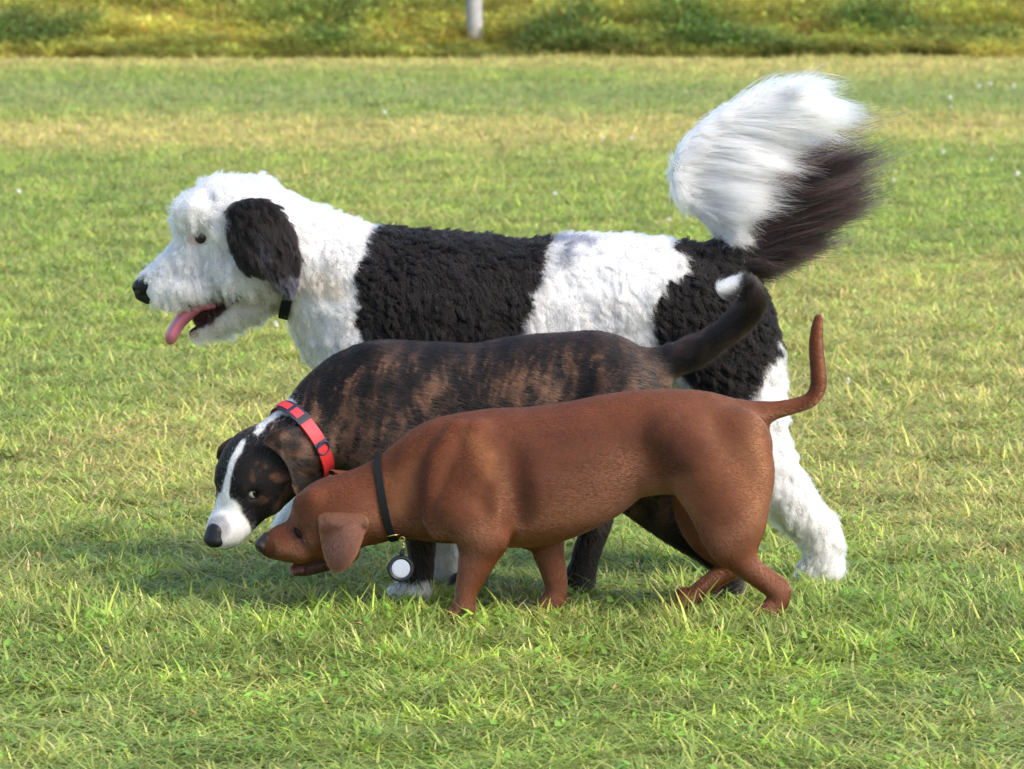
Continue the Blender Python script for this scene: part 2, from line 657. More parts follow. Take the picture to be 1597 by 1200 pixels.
class Band:
    """a strap that follows a body round an axis: it can be cut into pieces by angle"""
    def __init__(self, fld, c, axis, rmax, n=120):
        self.c = np.asarray(c, dtype=float)
        self.a = nrm(axis)
        up = np.array([0, 0, 1.0])
        self.x = nrm(up - self.a * (up @ self.a))
        self.y = np.cross(self.a, self.x)
        self.fld, self.rmax, self.n = fld, rmax, n

    def radius(self, th, w):
        d = math.cos(th) * self.x + math.sin(th) * self.y
        rr = np.linspace(0.01, self.rmax, 160)
        p = self.c + self.a * w + rr[:, None] * d
        f = self.fld.at(p)
        out = np.where(f > 0)[0]
        return rr[out[0]] if len(out) else self.rmax

    def piece(self, t0, t1, w0, w1, off, th, n=None, closed=False):
        n = n or max(6, int(abs(t1 - t0) / 6.28 * self.n))
        ts = np.linspace(t0, t1, n, endpoint=not closed)
        R = np.array([[self.radius(t, w) for w in (w0, 0.5 * (w0 + w1), w1)] for t in ts])
        R = R.max(1)
        for _ in range(3):
            R = (np.roll(R, 1) + R + np.roll(R, -1)) / 3 if closed else np.concatenate([[R[0]], (R[:-2] + R[1:-1] + R[2:]) / 3, [R[-1]]])
        V, Fc = [], []
        for t, r in zip(ts, R):
            d = math.cos(t) * self.x + math.sin(t) * self.y
            b = min(th * 0.4, 0.0012)
            of = off(t) if callable(off) else off
            for (w, q) in ((w0, 0), (w0 + b, th), (w1 - b, th), (w1, 0)):
                V.append(self.c + self.a * w + d * (r + of + q))
        m = len(ts)
        for i in range(m if closed else m - 1):
            k = (i + 1) % m
            for j in range(4):
                Fc.append((i * 4 + j, i * 4 + (j + 1) % 4, k * 4 + (j + 1) % 4, k * 4 + j))
        if not closed:
            Fc.append((0, 1, 2, 3)); Fc.append(((m - 1) * 4 + 3, (m - 1) * 4 + 2, (m - 1) * 4 + 1, (m - 1) * 4))
        return np.array(V), Fc


def paw(fld, c, r, heading, n_toe=4, k=0.008, spread=0.75):
    """paw with toes on the ground; c = (x, y, z) of the pad centre"""
    h = nrm(np.array([heading[0], heading[1], 0.0])); s = np.array([-h[1], h[0], 0])
    c = np.asarray(c)
    a, b = c - h * r * 0.5, c + h * r * 0.5
    fld.chain([(*a, r, 1), (*b, r * 0.95, 1)], k=0.012, sub=1)
    for i in range(n_toe):
        o = (i - (n_toe - 1) / 2) / (n_toe / 2) * r * spread
        f = r * (1.35 if i in (1, 2) else 1.05)
        p0 = c + h * r * 0.5 + s * o * 0.9 + np.array([0, 0, r * 0.25])
        p1 = c + h * (r * 0.5 + f * 0.8) + s * o * 1.15 - np.array([0, 0, r * 0.3])
        fld.chain([(*p0, r * 0.36, 1), (*p1, r * 0.36, 1)], k=k * 0.5, sub=1)


# ================================================================== SETTING
def ground_mat():
    m, n, l, b = new_mat('turf soil')
    tc = n.new('ShaderNodeTexCoord')
    n1 = n.new('ShaderNodeTexNoise'); n1.inputs['Scale'].default_value = 1.2; n1.inputs['Detail'].default_value = 6
    n2 = n.new('ShaderNodeTexNoise'); n2.inputs['Scale'].default_value = 45; n2.inputs['Detail'].default_value = 6
    r = n.new('ShaderNodeValToRGB')
    r.color_ramp.elements[0].position = 0.3; r.color_ramp.elements[0].color = (0.13, 0.15, 0.035, 1)
    r.color_ramp.elements[1].position = 0.7; r.color_ramp.elements[1].color = (0.27, 0.24, 0.09, 1)
    mx = n.new('ShaderNodeMath'); mx.operation = 'MULTIPLY_ADD'; mx.inputs[1].default_value = 0.5
    l.new(tc.outputs['Object'], n1.inputs['Vector']); l.new(tc.outputs['Object'], n2.inputs['Vector'])
    hm = n.new('ShaderNodeMath'); hm.operation = 'MULTIPLY'; hm.inputs[1].default_value = 0.5
    l.new(n2.outputs['Fac'], hm.inputs[0])
    l.new(n1.outputs['Fac'], mx.inputs[0]); l.new(hm.outputs[0], mx.inputs[2])
    l.new(mx.outputs[0], r.inputs['Fac']); l.new(r.outputs[0], b.inputs['Base Color'])
    b.inputs['Roughness'].default_value = 0.95
    bp = n.new('ShaderNodeBump'); bp.inputs['Strength'].default_value = 0.8; bp.inputs['Distance'].default_value = 0.02
    l.new(n2.outputs['Fac'], bp.inputs['Height']); l.new(bp.outputs[0], b.inputs['Normal'])
    return m


gx = np.concatenate([[-400, -100, -40], np.linspace(-14, 14, 57), [40, 100, 400]])
gy = np.concatenate([[-60, -20], np.linspace(-6, 40, 93), [70, 150, 500]])
GX, GY = np.meshgrid(gx, gy, indexing='ij')


def ground_z(x, y):
    """level field: a slight bank rises beyond its far edge"""
    x, y = np.asarray(x, dtype=float), np.asarray(y, dtype=float)
    b = sstep(22.9, 28.5, y) * 0.55
    return b + 0.0 * x


GV = np.stack([GX, GY, ground_z(GX, GY)], -1).reshape(-1, 3)
ny = len(gy)
GF = [(i * ny + j, (i + 1) * ny + j, (i + 1) * ny + j + 1, i * ny + j + 1) for i in range(len(gx) - 1) for j in range(ny - 1)]
tag(mesh_obj('ground', GV, GF, ground_mat()), 'level mown field under the dogs with turf soil', kind='structure')


def leaf_mat(name, trans=0.35):
    m = bpy.data.materials.new(name)
    m.use_nodes = True
    n, l = m.node_tree.nodes, m.node_tree.links
    n.clear()
    a = n.new('ShaderNodeAttribute'); a.attribute_type = 'INSTANCER'; a.attribute_name = 'tuft_col'
    bl = n.new('ShaderNodeAttribute'); bl.attribute_name = 'blade'
    mx = n.new('ShaderNodeMix'); mx.data_type = 'RGBA'; mx.blend_type = 'MULTIPLY'; mx.inputs['Factor'].default_value = 1.0
    l.new(a.outputs['Color'], mx.inputs['A']); l.new(bl.outputs['Color'], mx.inputs['B'])
    p = n.new('ShaderNodeBsdfPrincipled'); p.inputs['Roughness'].default_value = 0.5; p.inputs['Specular IOR Level'].default_value = 0.35
    t = n.new('ShaderNodeBsdfTranslucent')
    ms = n.new('ShaderNodeMixShader'); ms.inputs[0].default_value = trans
    o = n.new('ShaderNodeOutputMaterial')
    l.new(mx.outputs['Result'], p.inputs['Base Color']); l.new(mx.outputs['Result'], t.inputs['Color'])
    l.new(p.outputs[0], ms.inputs[1]); l.new(t.outputs[0], ms.inputs[2]); l.new(ms.outputs[0], o.inputs['Surface'])
    return m


def blade(V, Fc, C, base, yaw, h, w, lean, col, segs=3, curve=1.0):
    d = np.array([math.cos(yaw), math.sin(yaw), 0]); s = np.array([-d[1], d[0], 0])
    i0 = len(V)
    for k in range(segs + 1):
        t = k / segs
        p = base + d * lean * h * (t ** (1 + curve)) + np.array([0, 0, h * t * (1 - 0.25 * lean * t)])
        ww = w * (1 - t ** 2 * 0.85) * 0.5
        V.append(p - s * ww); V.append(p + s * ww)
        f = 0.55 + 0.45 * t
        C.append([*(np.array(col)), 1]); C.append([*(np.array(col)), 1])
    for k in range(segs):
        a = i0 + 2 * k
        Fc.append((a, a + 1, a + 3, a + 2))


def scatter(name, tufts, pts, yaw, scl, cols, mat, label):
    """one object: tuft shapes and their standing points, set out by geometry nodes"""
    V, Fc, C, tid = [], [], [], []
    for k, (v, f, c) in enumerate(tufts):
        o = len(V)
        V += list(v); Fc += [tuple(i + o for i in q) for q in f]; C += c; tid += [k] * len(v)
    nt = len(V)
    allv = np.vstack([np.array(V), pts])
    me = bpy.data.meshes.new(name)
    me.from_pydata(allv.tolist(), [], Fc)
    ntot = len(allv); npnt = len(pts)
    a = me.attributes.new('tid', 'INT', 'POINT'); a.data.foreach_set('value', np.array(tid + [0] * npnt, dtype=np.int32))
    a = me.attributes.new('is_pt', 'BOOLEAN', 'POINT'); a.data.foreach_set('value', np.array([False] * nt + [True] * npnt))
    a = me.attributes.new('pick', 'INT', 'POINT'); a.data.foreach_set('value', np.concatenate([np.zeros(nt, dtype=np.int32), rng.integers(0, len(tufts), npnt).astype(np.int32)]))
    a = me.attributes.new('rot', 'FLOAT_VECTOR', 'POINT')
    r = np.zeros((ntot, 3), dtype=np.float32); r[nt:, 2] = yaw; a.data.foreach_set('vector', r.ravel())
    a = me.attributes.new('scl', 'FLOAT_VECTOR', 'POINT')
    r = np.ones((ntot, 3), dtype=np.float32); r[nt:] = scl; a.data.foreach_set('vector', r.ravel())
    a = me.attributes.new('blade', 'FLOAT_COLOR', 'POINT')
    r = np.ones((ntot, 4), dtype=np.float32); r[:nt] = np.array(C); a.data.foreach_set('color', r.ravel())
    a = me.attributes.new('tuft_col', 'FLOAT_COLOR', 'POINT')
    r = np.ones((ntot, 4), dtype=np.float32); r[nt:, :3] = cols; a.data.foreach_set('color', r.ravel())
    me.materials.append(mat)
    o = bpy.data.objects.new(name, me)
    COL.objects.link(o)
    ng = bpy.data.node_groups.new(name, 'GeometryNodeTree')
    ng.interface.new_socket('Geometry', in_out='INPUT', socket_type='NodeSocketGeometry')
    ng.interface.new_socket('Geometry', in_out='OUTPUT', socket_type='NodeSocketGeometry')
    n, l = ng.nodes, ng.links
    gi, go = n.new('NodeGroupInput'), n.new('NodeGroupOutput')

    def attr(nm, ty):
        q = n.new('GeometryNodeInputNamedAttribute'); q.data_type = ty; q.inputs['Name'].default_value = nm
        return q.outputs['Attribute']
    sep = n.new('GeometryNodeSeparateGeometry'); sep.domain = 'POINT'
    l.new(gi.outputs[0], sep.inputs['Geometry']); l.new(attr('is_pt', 'BOOLEAN'), sep.inputs['Selection'])
    sp = n.new('GeometryNodeSplitToInstances'); sp.domain = 'POINT'
    l.new(sep.outputs['Inverted'], sp.inputs[0]); l.new(attr('tid', 'INT'), sp.inputs['Group ID'])
    iop = n.new('GeometryNodeInstanceOnPoints')
    iop.inputs['Pick Instance'].default_value = True
    l.new(sep.outputs['Selection'], iop.inputs['Points'])
    l.new(sp.outputs['Instances'], iop.inputs['Instance'])
    l.new(attr('pick', 'INT'), iop.inputs['Instance Index'])
    er = n.new('FunctionNodeEulerToRotation'); l.new(attr('rot', 'FLOAT_VECTOR'), er.inputs[0])
    l.new(er.outputs[0], iop.inputs['Rotation'])
    l.new(attr('scl', 'FLOAT_VECTOR'), iop.inputs['Scale'])
    l.new(iop.outputs[0], go.inputs[0])
    md = o.modifiers.new('scatter', 'NODES'); md.node_group = ng
    tag(o, label, None, None, 'stuff')
    return o


# ---- lawn
def lawn_tuft(seed, n=16, spread=0.028, broad=False):
    r = random.Random(seed)
    V, Fc, C = [], [], []
    for i in range(n):
        a, q = r.uniform(0, 6.28), spread * math.sqrt(r.random())
        base = np.array([math.cos(a) * q, math.sin(a) * q, -0.004])
        h = r.uniform(0.020, 0.052) * (1.3 if r.random() < 0.12 else 1)
        w = r.uniform(0.0030, 0.0058)
        u = r.random()
        if u < 0.22:
            col = (1.75, 1.30, 2.2); h *= 0.8              # dry blade
        elif u < 0.45:
            col = (1.25, 1.12, 1.1)
        else:
            k = r.uniform(0.78, 1.08); col = (k * 0.95, k, k)
        lean = r.uniform(0.5, 2.6)
        blade(V, Fc, C, base, r.uniform(0, 6.28), h, w, lean, col, 3, r.uniform(0.3, 1.2))
    if broad:
        for i in range(2):                                 # small broad leaves low in the sward
            a, q = r.uniform(0, 6.28), spread * 1.2 * math.sqrt(r.random())
            base = np.array([math.cos(a) * q, math.sin(a) * q, r.uniform(0.01, 0.025)])
            k = r.uniform(0.6, 1.0)
            blade(V, Fc, C, base, r.uniform(0, 6.28), r.uniform(0.008, 0.014), r.uniform(0.007, 0.012), 1.8, (k * 0.8, k * 1.1, k * 0.8), 2, 0.2)
    return V, Fc, C


def lawn_points():
    out = []
    d = 7.0 - 0.9
    y0 = CAM_Y
    while d < 33.3:
        step = 0.25
        dens = 1000 if d < 10.5 else 1000 * (10.5 / d) ** 1.15
        half = d * 0.1002 + 0.9 + 0.03 * d
        nn = int(dens * step * 2 * half)
        out.append(np.stack([rng.uniform(-half, half, nn), y0 + rng.uniform(d, d + step, nn)], 1))
        d += step
    p = np.vstack(out)
    n_side = 62000                                          # thinner sward to both sides of the seen strip
    q = np.stack([rng.uniform(-13, 13, n_side), rng.uniform(-5.0, 24.3, n_side)], 1)
    dq = q[:, 1] - y0
    q = q[np.abs(q[:, 0]) > dq * 0.1302 + 0.9]
    return np.vstack([p, q])


lp = lawn_points()
lp = lp[lp[:, 1] < 23.35 + 0.25 * np.sin(lp[:, 0] * 3.1)]


def lawn_colour(x, y):
    q = np.stack([x, y, 0 * x], -1)
    n1 = fbm(q * np.array([1.1, 0.8, 1]) + 5, 4)
    n2 = fbm(q * 7.0 + 31, 3)
    n3 = fbm(q * np.array([0.5, 0.33, 1]) + 77, 3)
    green = np.array([0.285, 0.375, 0.080]); lush = np.array([0.175, 0.310, 0.066])
    straw = np.array([0.520, 0.485, 0.150])
    c = np.tile(green, (len(x), 1))
    c = mix(c, lush, 0.75 * sstep(0.5, 0.72, n1) * sstep(0.35, 0.6, n2))
    dry = 0.12 + 0.45 * sstep(0.42, 0.66, n3) + 0.35 * sstep(0.55, 0.75, n2)
    gu, gv = proj(np.stack([x, y, 0 * x], -1))
    band = np.exp(-((y - (14.7 + 0.10 * x + 1.5 * (n1 - 0.5))) / 1.2) ** 2) * (0.55 + 0.45 * sstep(2.0, -0.5, x))      # strip of drier cut grass
    edge = sstep(20.6, 22.6, y + 1.5 * (n1 - 0.5))
    cool = np.exp(-((y - 18.4) / 1.5) ** 2)
    dry = dry + 0.85 * band + 0.75 * edge - 0.3 * cool - 0.15 * sstep(2.0, -1.0, y)
    c = mix(c, straw, np.clip(dry, 0, 0.92))
    lime = np.array([0.34, 0.45, 0.062])
    n4 = fbm(q * 16.0 + 61, 2)
    c = mix(c, lime, 0.7 * sstep(0.55, 0.75, n4) * np.clip(1 - dry, 0, 1))
    c = c * (0.62 + 0.8 * n4)[:, None] * rng.uniform(0.75, 1.25, (len(x), 1))
    c = mix(c, np.array([0.30, 0.36, 0.14]), 0.5 * cool)
    return c


rngl = rng
sc = rng.uniform(0.75, 1.25, len(lp)) * (1 + 0.012 * np.clip(lp[:, 1] + 9 - 10, 0, 40))
side = np.abs(lp[:, 0]) > (lp[:, 1] - CAM_Y) * 0.1302 + 0.9
sc = sc * np.where(side, 2.4, 1.0)
hmap = np.where(side, 0.45, 1.0) * (0.55 + 0.85 * fbm(np.stack([lp[:, 0] * 5, lp[:, 1] * 5, 0 * lp[:, 0]], -1), 3))
hmap = hmap * (1 + 0.4 * 0.8 * np.exp(-((lp[:, 1] + 0.30) / 0.40) ** 2)) * (1 - 0.28 * sstep(-0.6, -0.95, lp[:, 1]))
scl = np.stack([sc, sc, sc * hmap], 1)
tufts = [lawn_tuft(i, 16, broad=(i % 3 == 0)) for i in range(12)]
scatter('lawn_grass', tufts, np.stack([lp[:, 0], lp[:, 1], ground_z(lp[:, 0], lp[:, 1])], 1), rng.uniform(0, 6.28, len(lp)), scl, lawn_colour(lp[:, 0], lp[:, 1]), leaf_mat('grass blades', 0.4), 'short mown green and straw coloured grass of the field')


# ---- rough growth beyond the mown edge
def weed_tuft(seed):
    r = random.Random(1000 + seed)
    V, Fc, C = [], [], []
    for i in range(60):
        a, q = r.uniform(0, 6.28), 0.11 * math.sqrt(r.random())
        base = np.array([math.cos(a) * q, math.sin(a) * q, -0.02])
        u = r.random()
        k = r.uniform(0.6, 1.2)
        col = (k, k, k) if u < 0.62 else ((1.7, 1.45, 2.0) if u < 0.92 else (1.3, 0.75, 0.9))
        blade(V, Fc, C, base, r.uniform(0, 6.28), r.uniform(0.08, 0.32), r.uniform(0.005, 0.012), r.uniform(0.4, 2.0), col, 3, r.uniform(0.3, 1.3))
    for i in range(22):
        a, q = r.uniform(0, 6.28), 0.12 * math.sqrt(r.random())
        base = np.array([math.cos(a) * q, math.sin(a) * q, r.uniform(0.03, 0.22)])
        k = r.uniform(0.6, 1.2)
        blade(V, Fc, C, base, r.uniform(0, 6.28), r.uniform(0.025, 0.05), r.uniform(0.012, 0.025), r.uniform(0.8, 2.0), (k * 0.9, k, k * 0.8), 2, 0.2)
    return V, Fc, C


nw = 9500
wx = np.concatenate([rng.uniform(-6.0, 6.0, 6000), rng.uniform(-14, 14, nw - 6000)]); wy = 23.2 + 6.5 * rng.random(nw) ** 1.15
wn1 = fbm(np.stack([wx * 0.7, wy * 0.9, 0 * wx], -1) + 3, 3); wn2 = fbm(np.stack([wx * 2.6, wy * 1.6, 0 * wx], -1) + 50, 3)
wn3 = fbm(np.stack([wx * 8, wy * 5, 0 * wx], -1) + 90, 2)
keepw = wy > 23.15 + 1.6 * (wn2 - 0.45)
olive = np.array([0.36, 0.38, 0.075]); gold = np.array([0.64, 0.60, 0.140]); deep = np.array([0.085, 0.160, 0.035])
wc = np.tile(olive, (nw, 1))
wc = mix(wc, gold, np.clip(sstep(0.40, 0.62, wn1) * 0.75 + 0.35 * sstep(24.2, 25.5, wy), 0, 0.95))
wc = mix(wc, deep, sstep(0.46, 0.60, wn2) * 0.85 * (0.35 + 0.65 * sstep(25.6, 24.2, wy)))  # dark green growth, plus shade painted into the gaps between weeds
wc = wc * rng.uniform(0.5, 1.5, (nw, 1)) * (0.45 + 1.2 * wn3)[:, None]
rust = rng.random(nw) < 0.008
wc[rust] = (0.42, 0.16, 0.07)
wh = (0.30 + 1.3 * wn2 ** 1.3) * (0.55 + 0.5 * sstep(23.2, 25.0, wy))
wh = wh * np.where((np.abs(wx + 0.22) < 0.35) & (wy < 24.1), 0.5, 1.0)
wscl = np.stack([0.95 + 0 * wh, 0.95 + 0 * wh, wh], 1)
sel = keepw
scatter('rough_weeds', [weed_tuft(i) for i in range(10)], np.stack([wx, wy, ground_z(wx, wy)], 1)[sel], rng.uniform(0, 6.28, nw)[sel], wscl[sel], wc[sel], leaf_mat('weed leaves', 0.4), 'rough unmown weeds and yellow grasses along the far edge')


# ---- shrubs on the bank behind the weeds, out of which dark shade shows
def shrub_tuft(seed):
    r = random.Random(5000 + seed)
    V, Fc, C = [], [], []
    for i in range(120):
        d = np.array([r.gauss(0, 1), r.gauss(0, 1), r.gauss(0, 1)]); d /= np.linalg.norm(d) + 1e-6
        q = r.random() ** 0.45
        base = d * q * np.array([0.4, 0.4, 0.35]) + np.array([0, 0, 0.35])
        k = r.uniform(0.5, 1.2)
        blade(V, Fc, C, base, r.uniform(0, 6.28), r.uniform(0.05, 0.09), r.uniform(0.03, 0.05), r.uniform(0.6, 2.2), (k, k, k * 0.9), 2, 0.2)
    return V, Fc, C


ns = 420
sx = rng.uniform(-15, 15, ns); sy = 30.0 + 3.5 * rng.random(ns)
ssc = rng.uniform(0.8, 1.7, ns)
scatter('undergrowth', [shrub_tuft(i) for i in range(5)], np.stack([sx, sy, ground_z(sx, sy)], 1), rng.uniform(0, 6.28, ns), np.stack([ssc] * 3, 1), np.array([0.060, 0.085, 0.020]) * rng.uniform(0.6, 1.4, (ns, 1)), leaf_mat('shrub leaves', 0.25), 'dark green undergrowth behind the rough weeds')

# ---- grey post
def wood_mat():
    m, n, l, b = new_mat('weathered wood')
    tc = n.new('ShaderNodeTexCoord'); mp = n.new('ShaderNodeMapping'); mp.inputs['Scale'].default_value = (60, 60, 4)
    no = n.new('ShaderNodeTexNoise'); no.inputs['Detail'].default_value = 5
    r = n.new('ShaderNodeValToRGB')
    r.color_ramp.elements[0].position = 0.3; r.color_ramp.elements[0].color = (0.19, 0.19, 0.20, 1)
    r.color_ramp.elements[1].position = 0.7; r.color_ramp.elements[1].color = (0.38, 0.37, 0.37, 1)
    l.new(tc.outputs['Object'], mp.inputs[0]); l.new(mp.outputs[0], no.inputs['Vector']); l.new(no.outputs['Fac'], r.inputs[0]); l.new(r.outputs[0], b.inputs['Base Color'])
    b.inputs['Roughness'].default_value = 0.8
    bp = n.new('ShaderNodeBump'); bp.inputs['Strength'].default_value = 0.6; bp.inputs['Distance'].default_value = 0.004
    l.new(no.outputs['Fac'], bp.inputs['Height']); l.new(bp.outputs[0], b.inputs['Normal'])
    return m


pb = P(741, 70, 24.1); pt_ = P(734, -160, 24.05)
pb[2] = float(ground_z(0, 24.1)) - 0.05
pv, pf = [], []
for k, t in enumerate((0, 0.3, 0.6, 0.9, 0.97, 1.0)):
    c = pb + (pt_ - pb) * t
    r = 0.052 * (1 if t < 0.95 else (0.94 if t < 0.99 else 0.75))
    for j in range(14):
        a = 2 * math.pi * j / 14
        rr = r * (1 + 0.04 * math.sin(3 * a + k))
        pv.append(c + np.array([rr * math.cos(a), rr * math.sin(a), 0]))
for k in range(5):
    for j in range(14):
        pf.append((k * 14 + j, k * 14 + (j + 1) % 14, (k + 1) * 14 + (j + 1) % 14, (k + 1) * 14 + j))
pf.append(tuple(5 * 14 + j for j in range(14)))
tag(mesh_obj('wooden_post', pv, pf, wood_mat(), origin=pb), 'weathered pale grey round post standing in the rough weeds', 'post')

# ---- clover flowers in the lawn
fv, ff = [], []
V_, F_ = tube([(0, 0, 0), (0.002, 0, 0.02), (0.001, 0.001, 0.042)], [0.0012, 0.001, 0.001], 5)
stem_n = len(V_)
fv += list(V_); ff += F_
stem_faces = len(ff)
rr_ = random.Random(3)
for i in range(34):
    z = 1 - 2 * (i + 0.5) / 34; a = i * 2.39996
    d = np.array([math.sqrt(1 - z * z) * math.cos(a), math.sqrt(1 - z * z) * math.sin(a), z])
    s = nrm(np.cross(d, [0.3, 0.2, 0.9])); u = np.cross(d, s)
    c = np.array([0.001, 0.001, 0.048])
    o = len(fv)
    fv += [c + d * 0.003, c + d * 0.0065 + s * 0.0022, c + d * 0.0095 + u * 0.001, c + d * 0.0065 - s * 0.0022]
    ff.append((o, o + 1, o + 2, o + 3))
M_PETAL = plain('clover petals', (0.80, 0.79, 0.76), 0.7, var=0.06)
M_STEM = plain('green stem', (0.07, 0.12, 0.025), 0.6, var=0.2)
spots = [(375, 527), (985, 236), (941, 233), (866, 319), (1044, 360), (1394, 299), (1481, 169), (1484, 182), (1526, 152), (1544, 148), (1581, 155), (1471, 259), (1546, 266), (1586, 290), (600, 191), (431, 534), (1322, 624), (1245, 148), (1060, 700), (30, 318)]
first = None
for (u, v) in spots:
    g = ground_at(u, v)
    q = g + (CAMP - g) / np.linalg.norm(CAMP - g) * 0.0
    if first is None:
        o = mesh_obj('clover_flower', np.array(fv), ff, M_PETAL)
        o.data.materials.append(M_STEM)
        for k in range(stem_faces):
            o.data.polygons[k].material_index = 1
        first = o
    else:
        o = first.copy(); COL.objects.link(o)
    s = random.uniform(0.75, 1.15) * (1 + 0.02 * max(0, g[1]))
    o.location = (g[0], g[1], 0); o.scale = (s, s, s * 0.95); o.rotation_euler = (0, 0, random.uniform(0, 6))
    tag(o, 'small white clover flower head standing in the mown grass', 'flower', 'white clover flowers dotted over the lawn')

# ---- fallen leaves
lv, lf = [], []
rl = random.Random(11)
for (u, v) in [(512, 1132), (1072, 742), (245, 1110), (505, 1070), (885, 972), (1400, 840), (1380, 850), (1480, 782), (870, 1060), (1120, 980), (640, 1095), (300, 1150), (1300, 1120), (560, 1010), (170, 870), (60, 890), (1420, 930), (960, 1110), (1540, 1050), (700, 1160), (130, 700), (250, 620)]:
    g = ground_at(u, v)
    c = np.array([g[0], g[1], rl.uniform(0.028, 0.04)])
    a = rl.uniform(0, 6.28); L = rl.uniform(0.007, 0.011); w = L * 0.4
    d = np.array([math.cos(a), math.sin(a), rl.uniform(-0.2, 0.7)]); s = nrm(np.cross(d, [0, 0, 1.0])); up = np.array([0, 0, 0.004])
    o = len(lv)
    lv += [c - d * L, c - s * w + up, c + d * L, c + s * w + up, c]
    lf += [(o, o + 4, o + 1), (o + 1, o + 4, o + 2), (o + 2, o + 4, o + 3), (o + 3, o + 4, o)]
tag(mesh_obj('fallen_leaves', lv, lf, plain('dead leaf', (0.36, 0.20, 0.08), 0.7, var=0.4, scale=15)), 'scattered small orange brown dead leaves in the grass', kind='stuff')


# ================================================================== BROWN DOG
def dog_root(label, Y, u):
    p = P(u, 700, Y)
    r = empty('dog', (p[0], Y, 0.0))
    tag(r, label, 'dog')
    return r


YB = -0.17
brown = dog_root('smooth red brown short haired dog nearest, head lowered, black collar with round tag', YB, 900)
lo, hi = P(385, 990, YB), P(1310, 470, YB)
fb = Field([lo[0], YB - 0.16, -0.01], [hi[0], YB + 0.16, hi[2]], 0.0032)
fb.chain(rows([(700, 752, 0, 96, .74), (760, 745, 0, 107, .78), (830, 744, 0, 110, .80), (900, 726, 0, 101, .78), (960, 700, 0, 87, .76), (1020, 690, 0, 83, .78), (1080, 691, 0, 83, .84), (1126, 698, 0, 79, .86)], YB), k=0.01, sub=12)
fb.chain(rows([(700, 742, 0, 84, .68), (645, 764, 0, 73, .60), (600, 780, 0, 65, .66), (560, 794, 0, 59, .76), (530, 800, 0, 52, .86)], YB), k=0.03)
fb.chain(rows([(545, 792, 0, 50, .98), (518, 795, 0, 49, 1.0), (502, 800, 0, 46, 1.0), (490, 808, 0, 37, .98)], YB), k=0.02)
fb.chain(rows([(496, 826, 0, 43, .80), (468, 842, 0, 36, .70), (440, 847, 0, 28, .78), (423, 852, 0, 19, .9)], YB), k=0.012)
fb.chain(rows([(530, 832, -.022, 36, .7), (505, 838, -.022, 30, .6)], YB), k=0.02)
fb.chain(rows([(530, 832, .022, 36, .7), (505, 838, .022, 30, .6)], YB), k=0.02)
fb.chain(rows([(540, 858, 0, 22, 1.2), (505, 877, 0, 15, 1.2), (478, 886, 0, 12, 1.15), (461, 889, 0, 9, 1.2)], YB), k=0.006)
for sgn in (-1, 1):
    fb.chain(rows([(471, 787, sgn * .020, 12, 1), (488, 779, sgn * .03, 15, 1)], YB), k=0.016)      # brow
    fb.chain(rows([(450, 856, sgn * .014, 18, .8), (470, 862, sgn * .02, 17, .7)], YB), k=0.012)     # flews
    fb.chain(rows([(466, 832, sgn * .038, 7, 1)], YB), k=0.008, op='s', sub=1)                       # eye socket
# shoulder blades, upper arms, thighs
for sgn in (-1, 1):
    fb.chain(rows([(740, 676, sgn * .050, 22, .7), (750, 712, sgn * .066, 25, .55), (738, 755, sgn * .076, 34, .5), (712, 792, sgn * .074, 38, .6)], YB), k=0.020, sub=8)
    fb.chain(rows([(712, 792, sgn * .078, 36, .6), (735, 815, sgn * .080, 36, .6), (758, 838, sgn * .074, 34, .65)], YB), k=0.012, sub=8)
    fb.chain(rows([(712, 672, sgn * .046, 18, .7), (682, 720, sgn * .062, 24, .6), (672, 770, sgn * .066, 26, .6), (690, 818, sgn * .064, 26, .65)], YB), k=0.012, sub=8)
    fb.chain(rows([(768, 745, sgn * .074, 28, .5), (774, 790, sgn * .080, 30, .55), (764, 832, sgn * .074, 30, .65)], YB), k=0.014, sub=8)
    fb.chain(rows([(1045, 680, sgn * .052, 40, .7), (1085, 715, sgn * .060, 58, .6), (1110, 765, sgn * .064, 48, .6), (1120, 820, sgn * .066, 32, .6)], YB), k=0.022, sub=8)
    fb.chain(rows([(1150, 690, sgn * .050, 52, .6), (1172, 745, sgn * .056, 36, .7), (1165, 800, sgn * .062, 30, .7), (1155, 845, sgn * .064, 26, .7)], YB), k=0.016, sub=8)
for sgn in (-1, 1):          # hollows: before the shoulder, behind the arm, the flank, behind the thigh
    fb.chain(rows([(662, 668, sgn * .074, 24, 1), (640, 715, sgn * .077, 24, 1), (636, 790, sgn * .077, 22, 1)], YB), k=0.02, op='s', sub=6)
    fb.chain(rows([(792, 700, sgn * .111, 24, 1), (800, 750, sgn * .116, 24, 1), (806, 815, sgn * .109, 24, 1)], YB), k=0.022, op='s', sub=6)
    fb.chain(rows([(1012, 728, sgn * .103, 30, 1), (1040, 755, sgn * .104, 28, 1)], YB), k=0.03, op='s', sub=4)
    fb.chain(rows([(1150, 735, sgn * .108, 14, 1), (1158, 790, sgn * .108, 13, 1), (1160, 835, sgn * .100, 10, 1)], YB), k=0.014, op='s', sub=6)
# near fore
fb.chain(rows([(735, 805, -.062, 48, .62), (750, 838, -.066, 36, .75), (747, 862, -.068, 32, .72), (737, 893, -.068, 24, .82), (728, 920, -.068, 18, .95), (724, 948, -.068, 17, 1), (722, 958, -.068, 17, 1)], YB), k=0.016)
# far fore
fb.chain(rows([(800, 800, .05, 50, .6), (846, 835, .06, 31, .8), (856, 865, .06, 24, .85), (864, 895, .06, 20, .9), (868, 920, .06, 17, 1), (866, 938, .06, 17, 1)], YB), k=0.016)
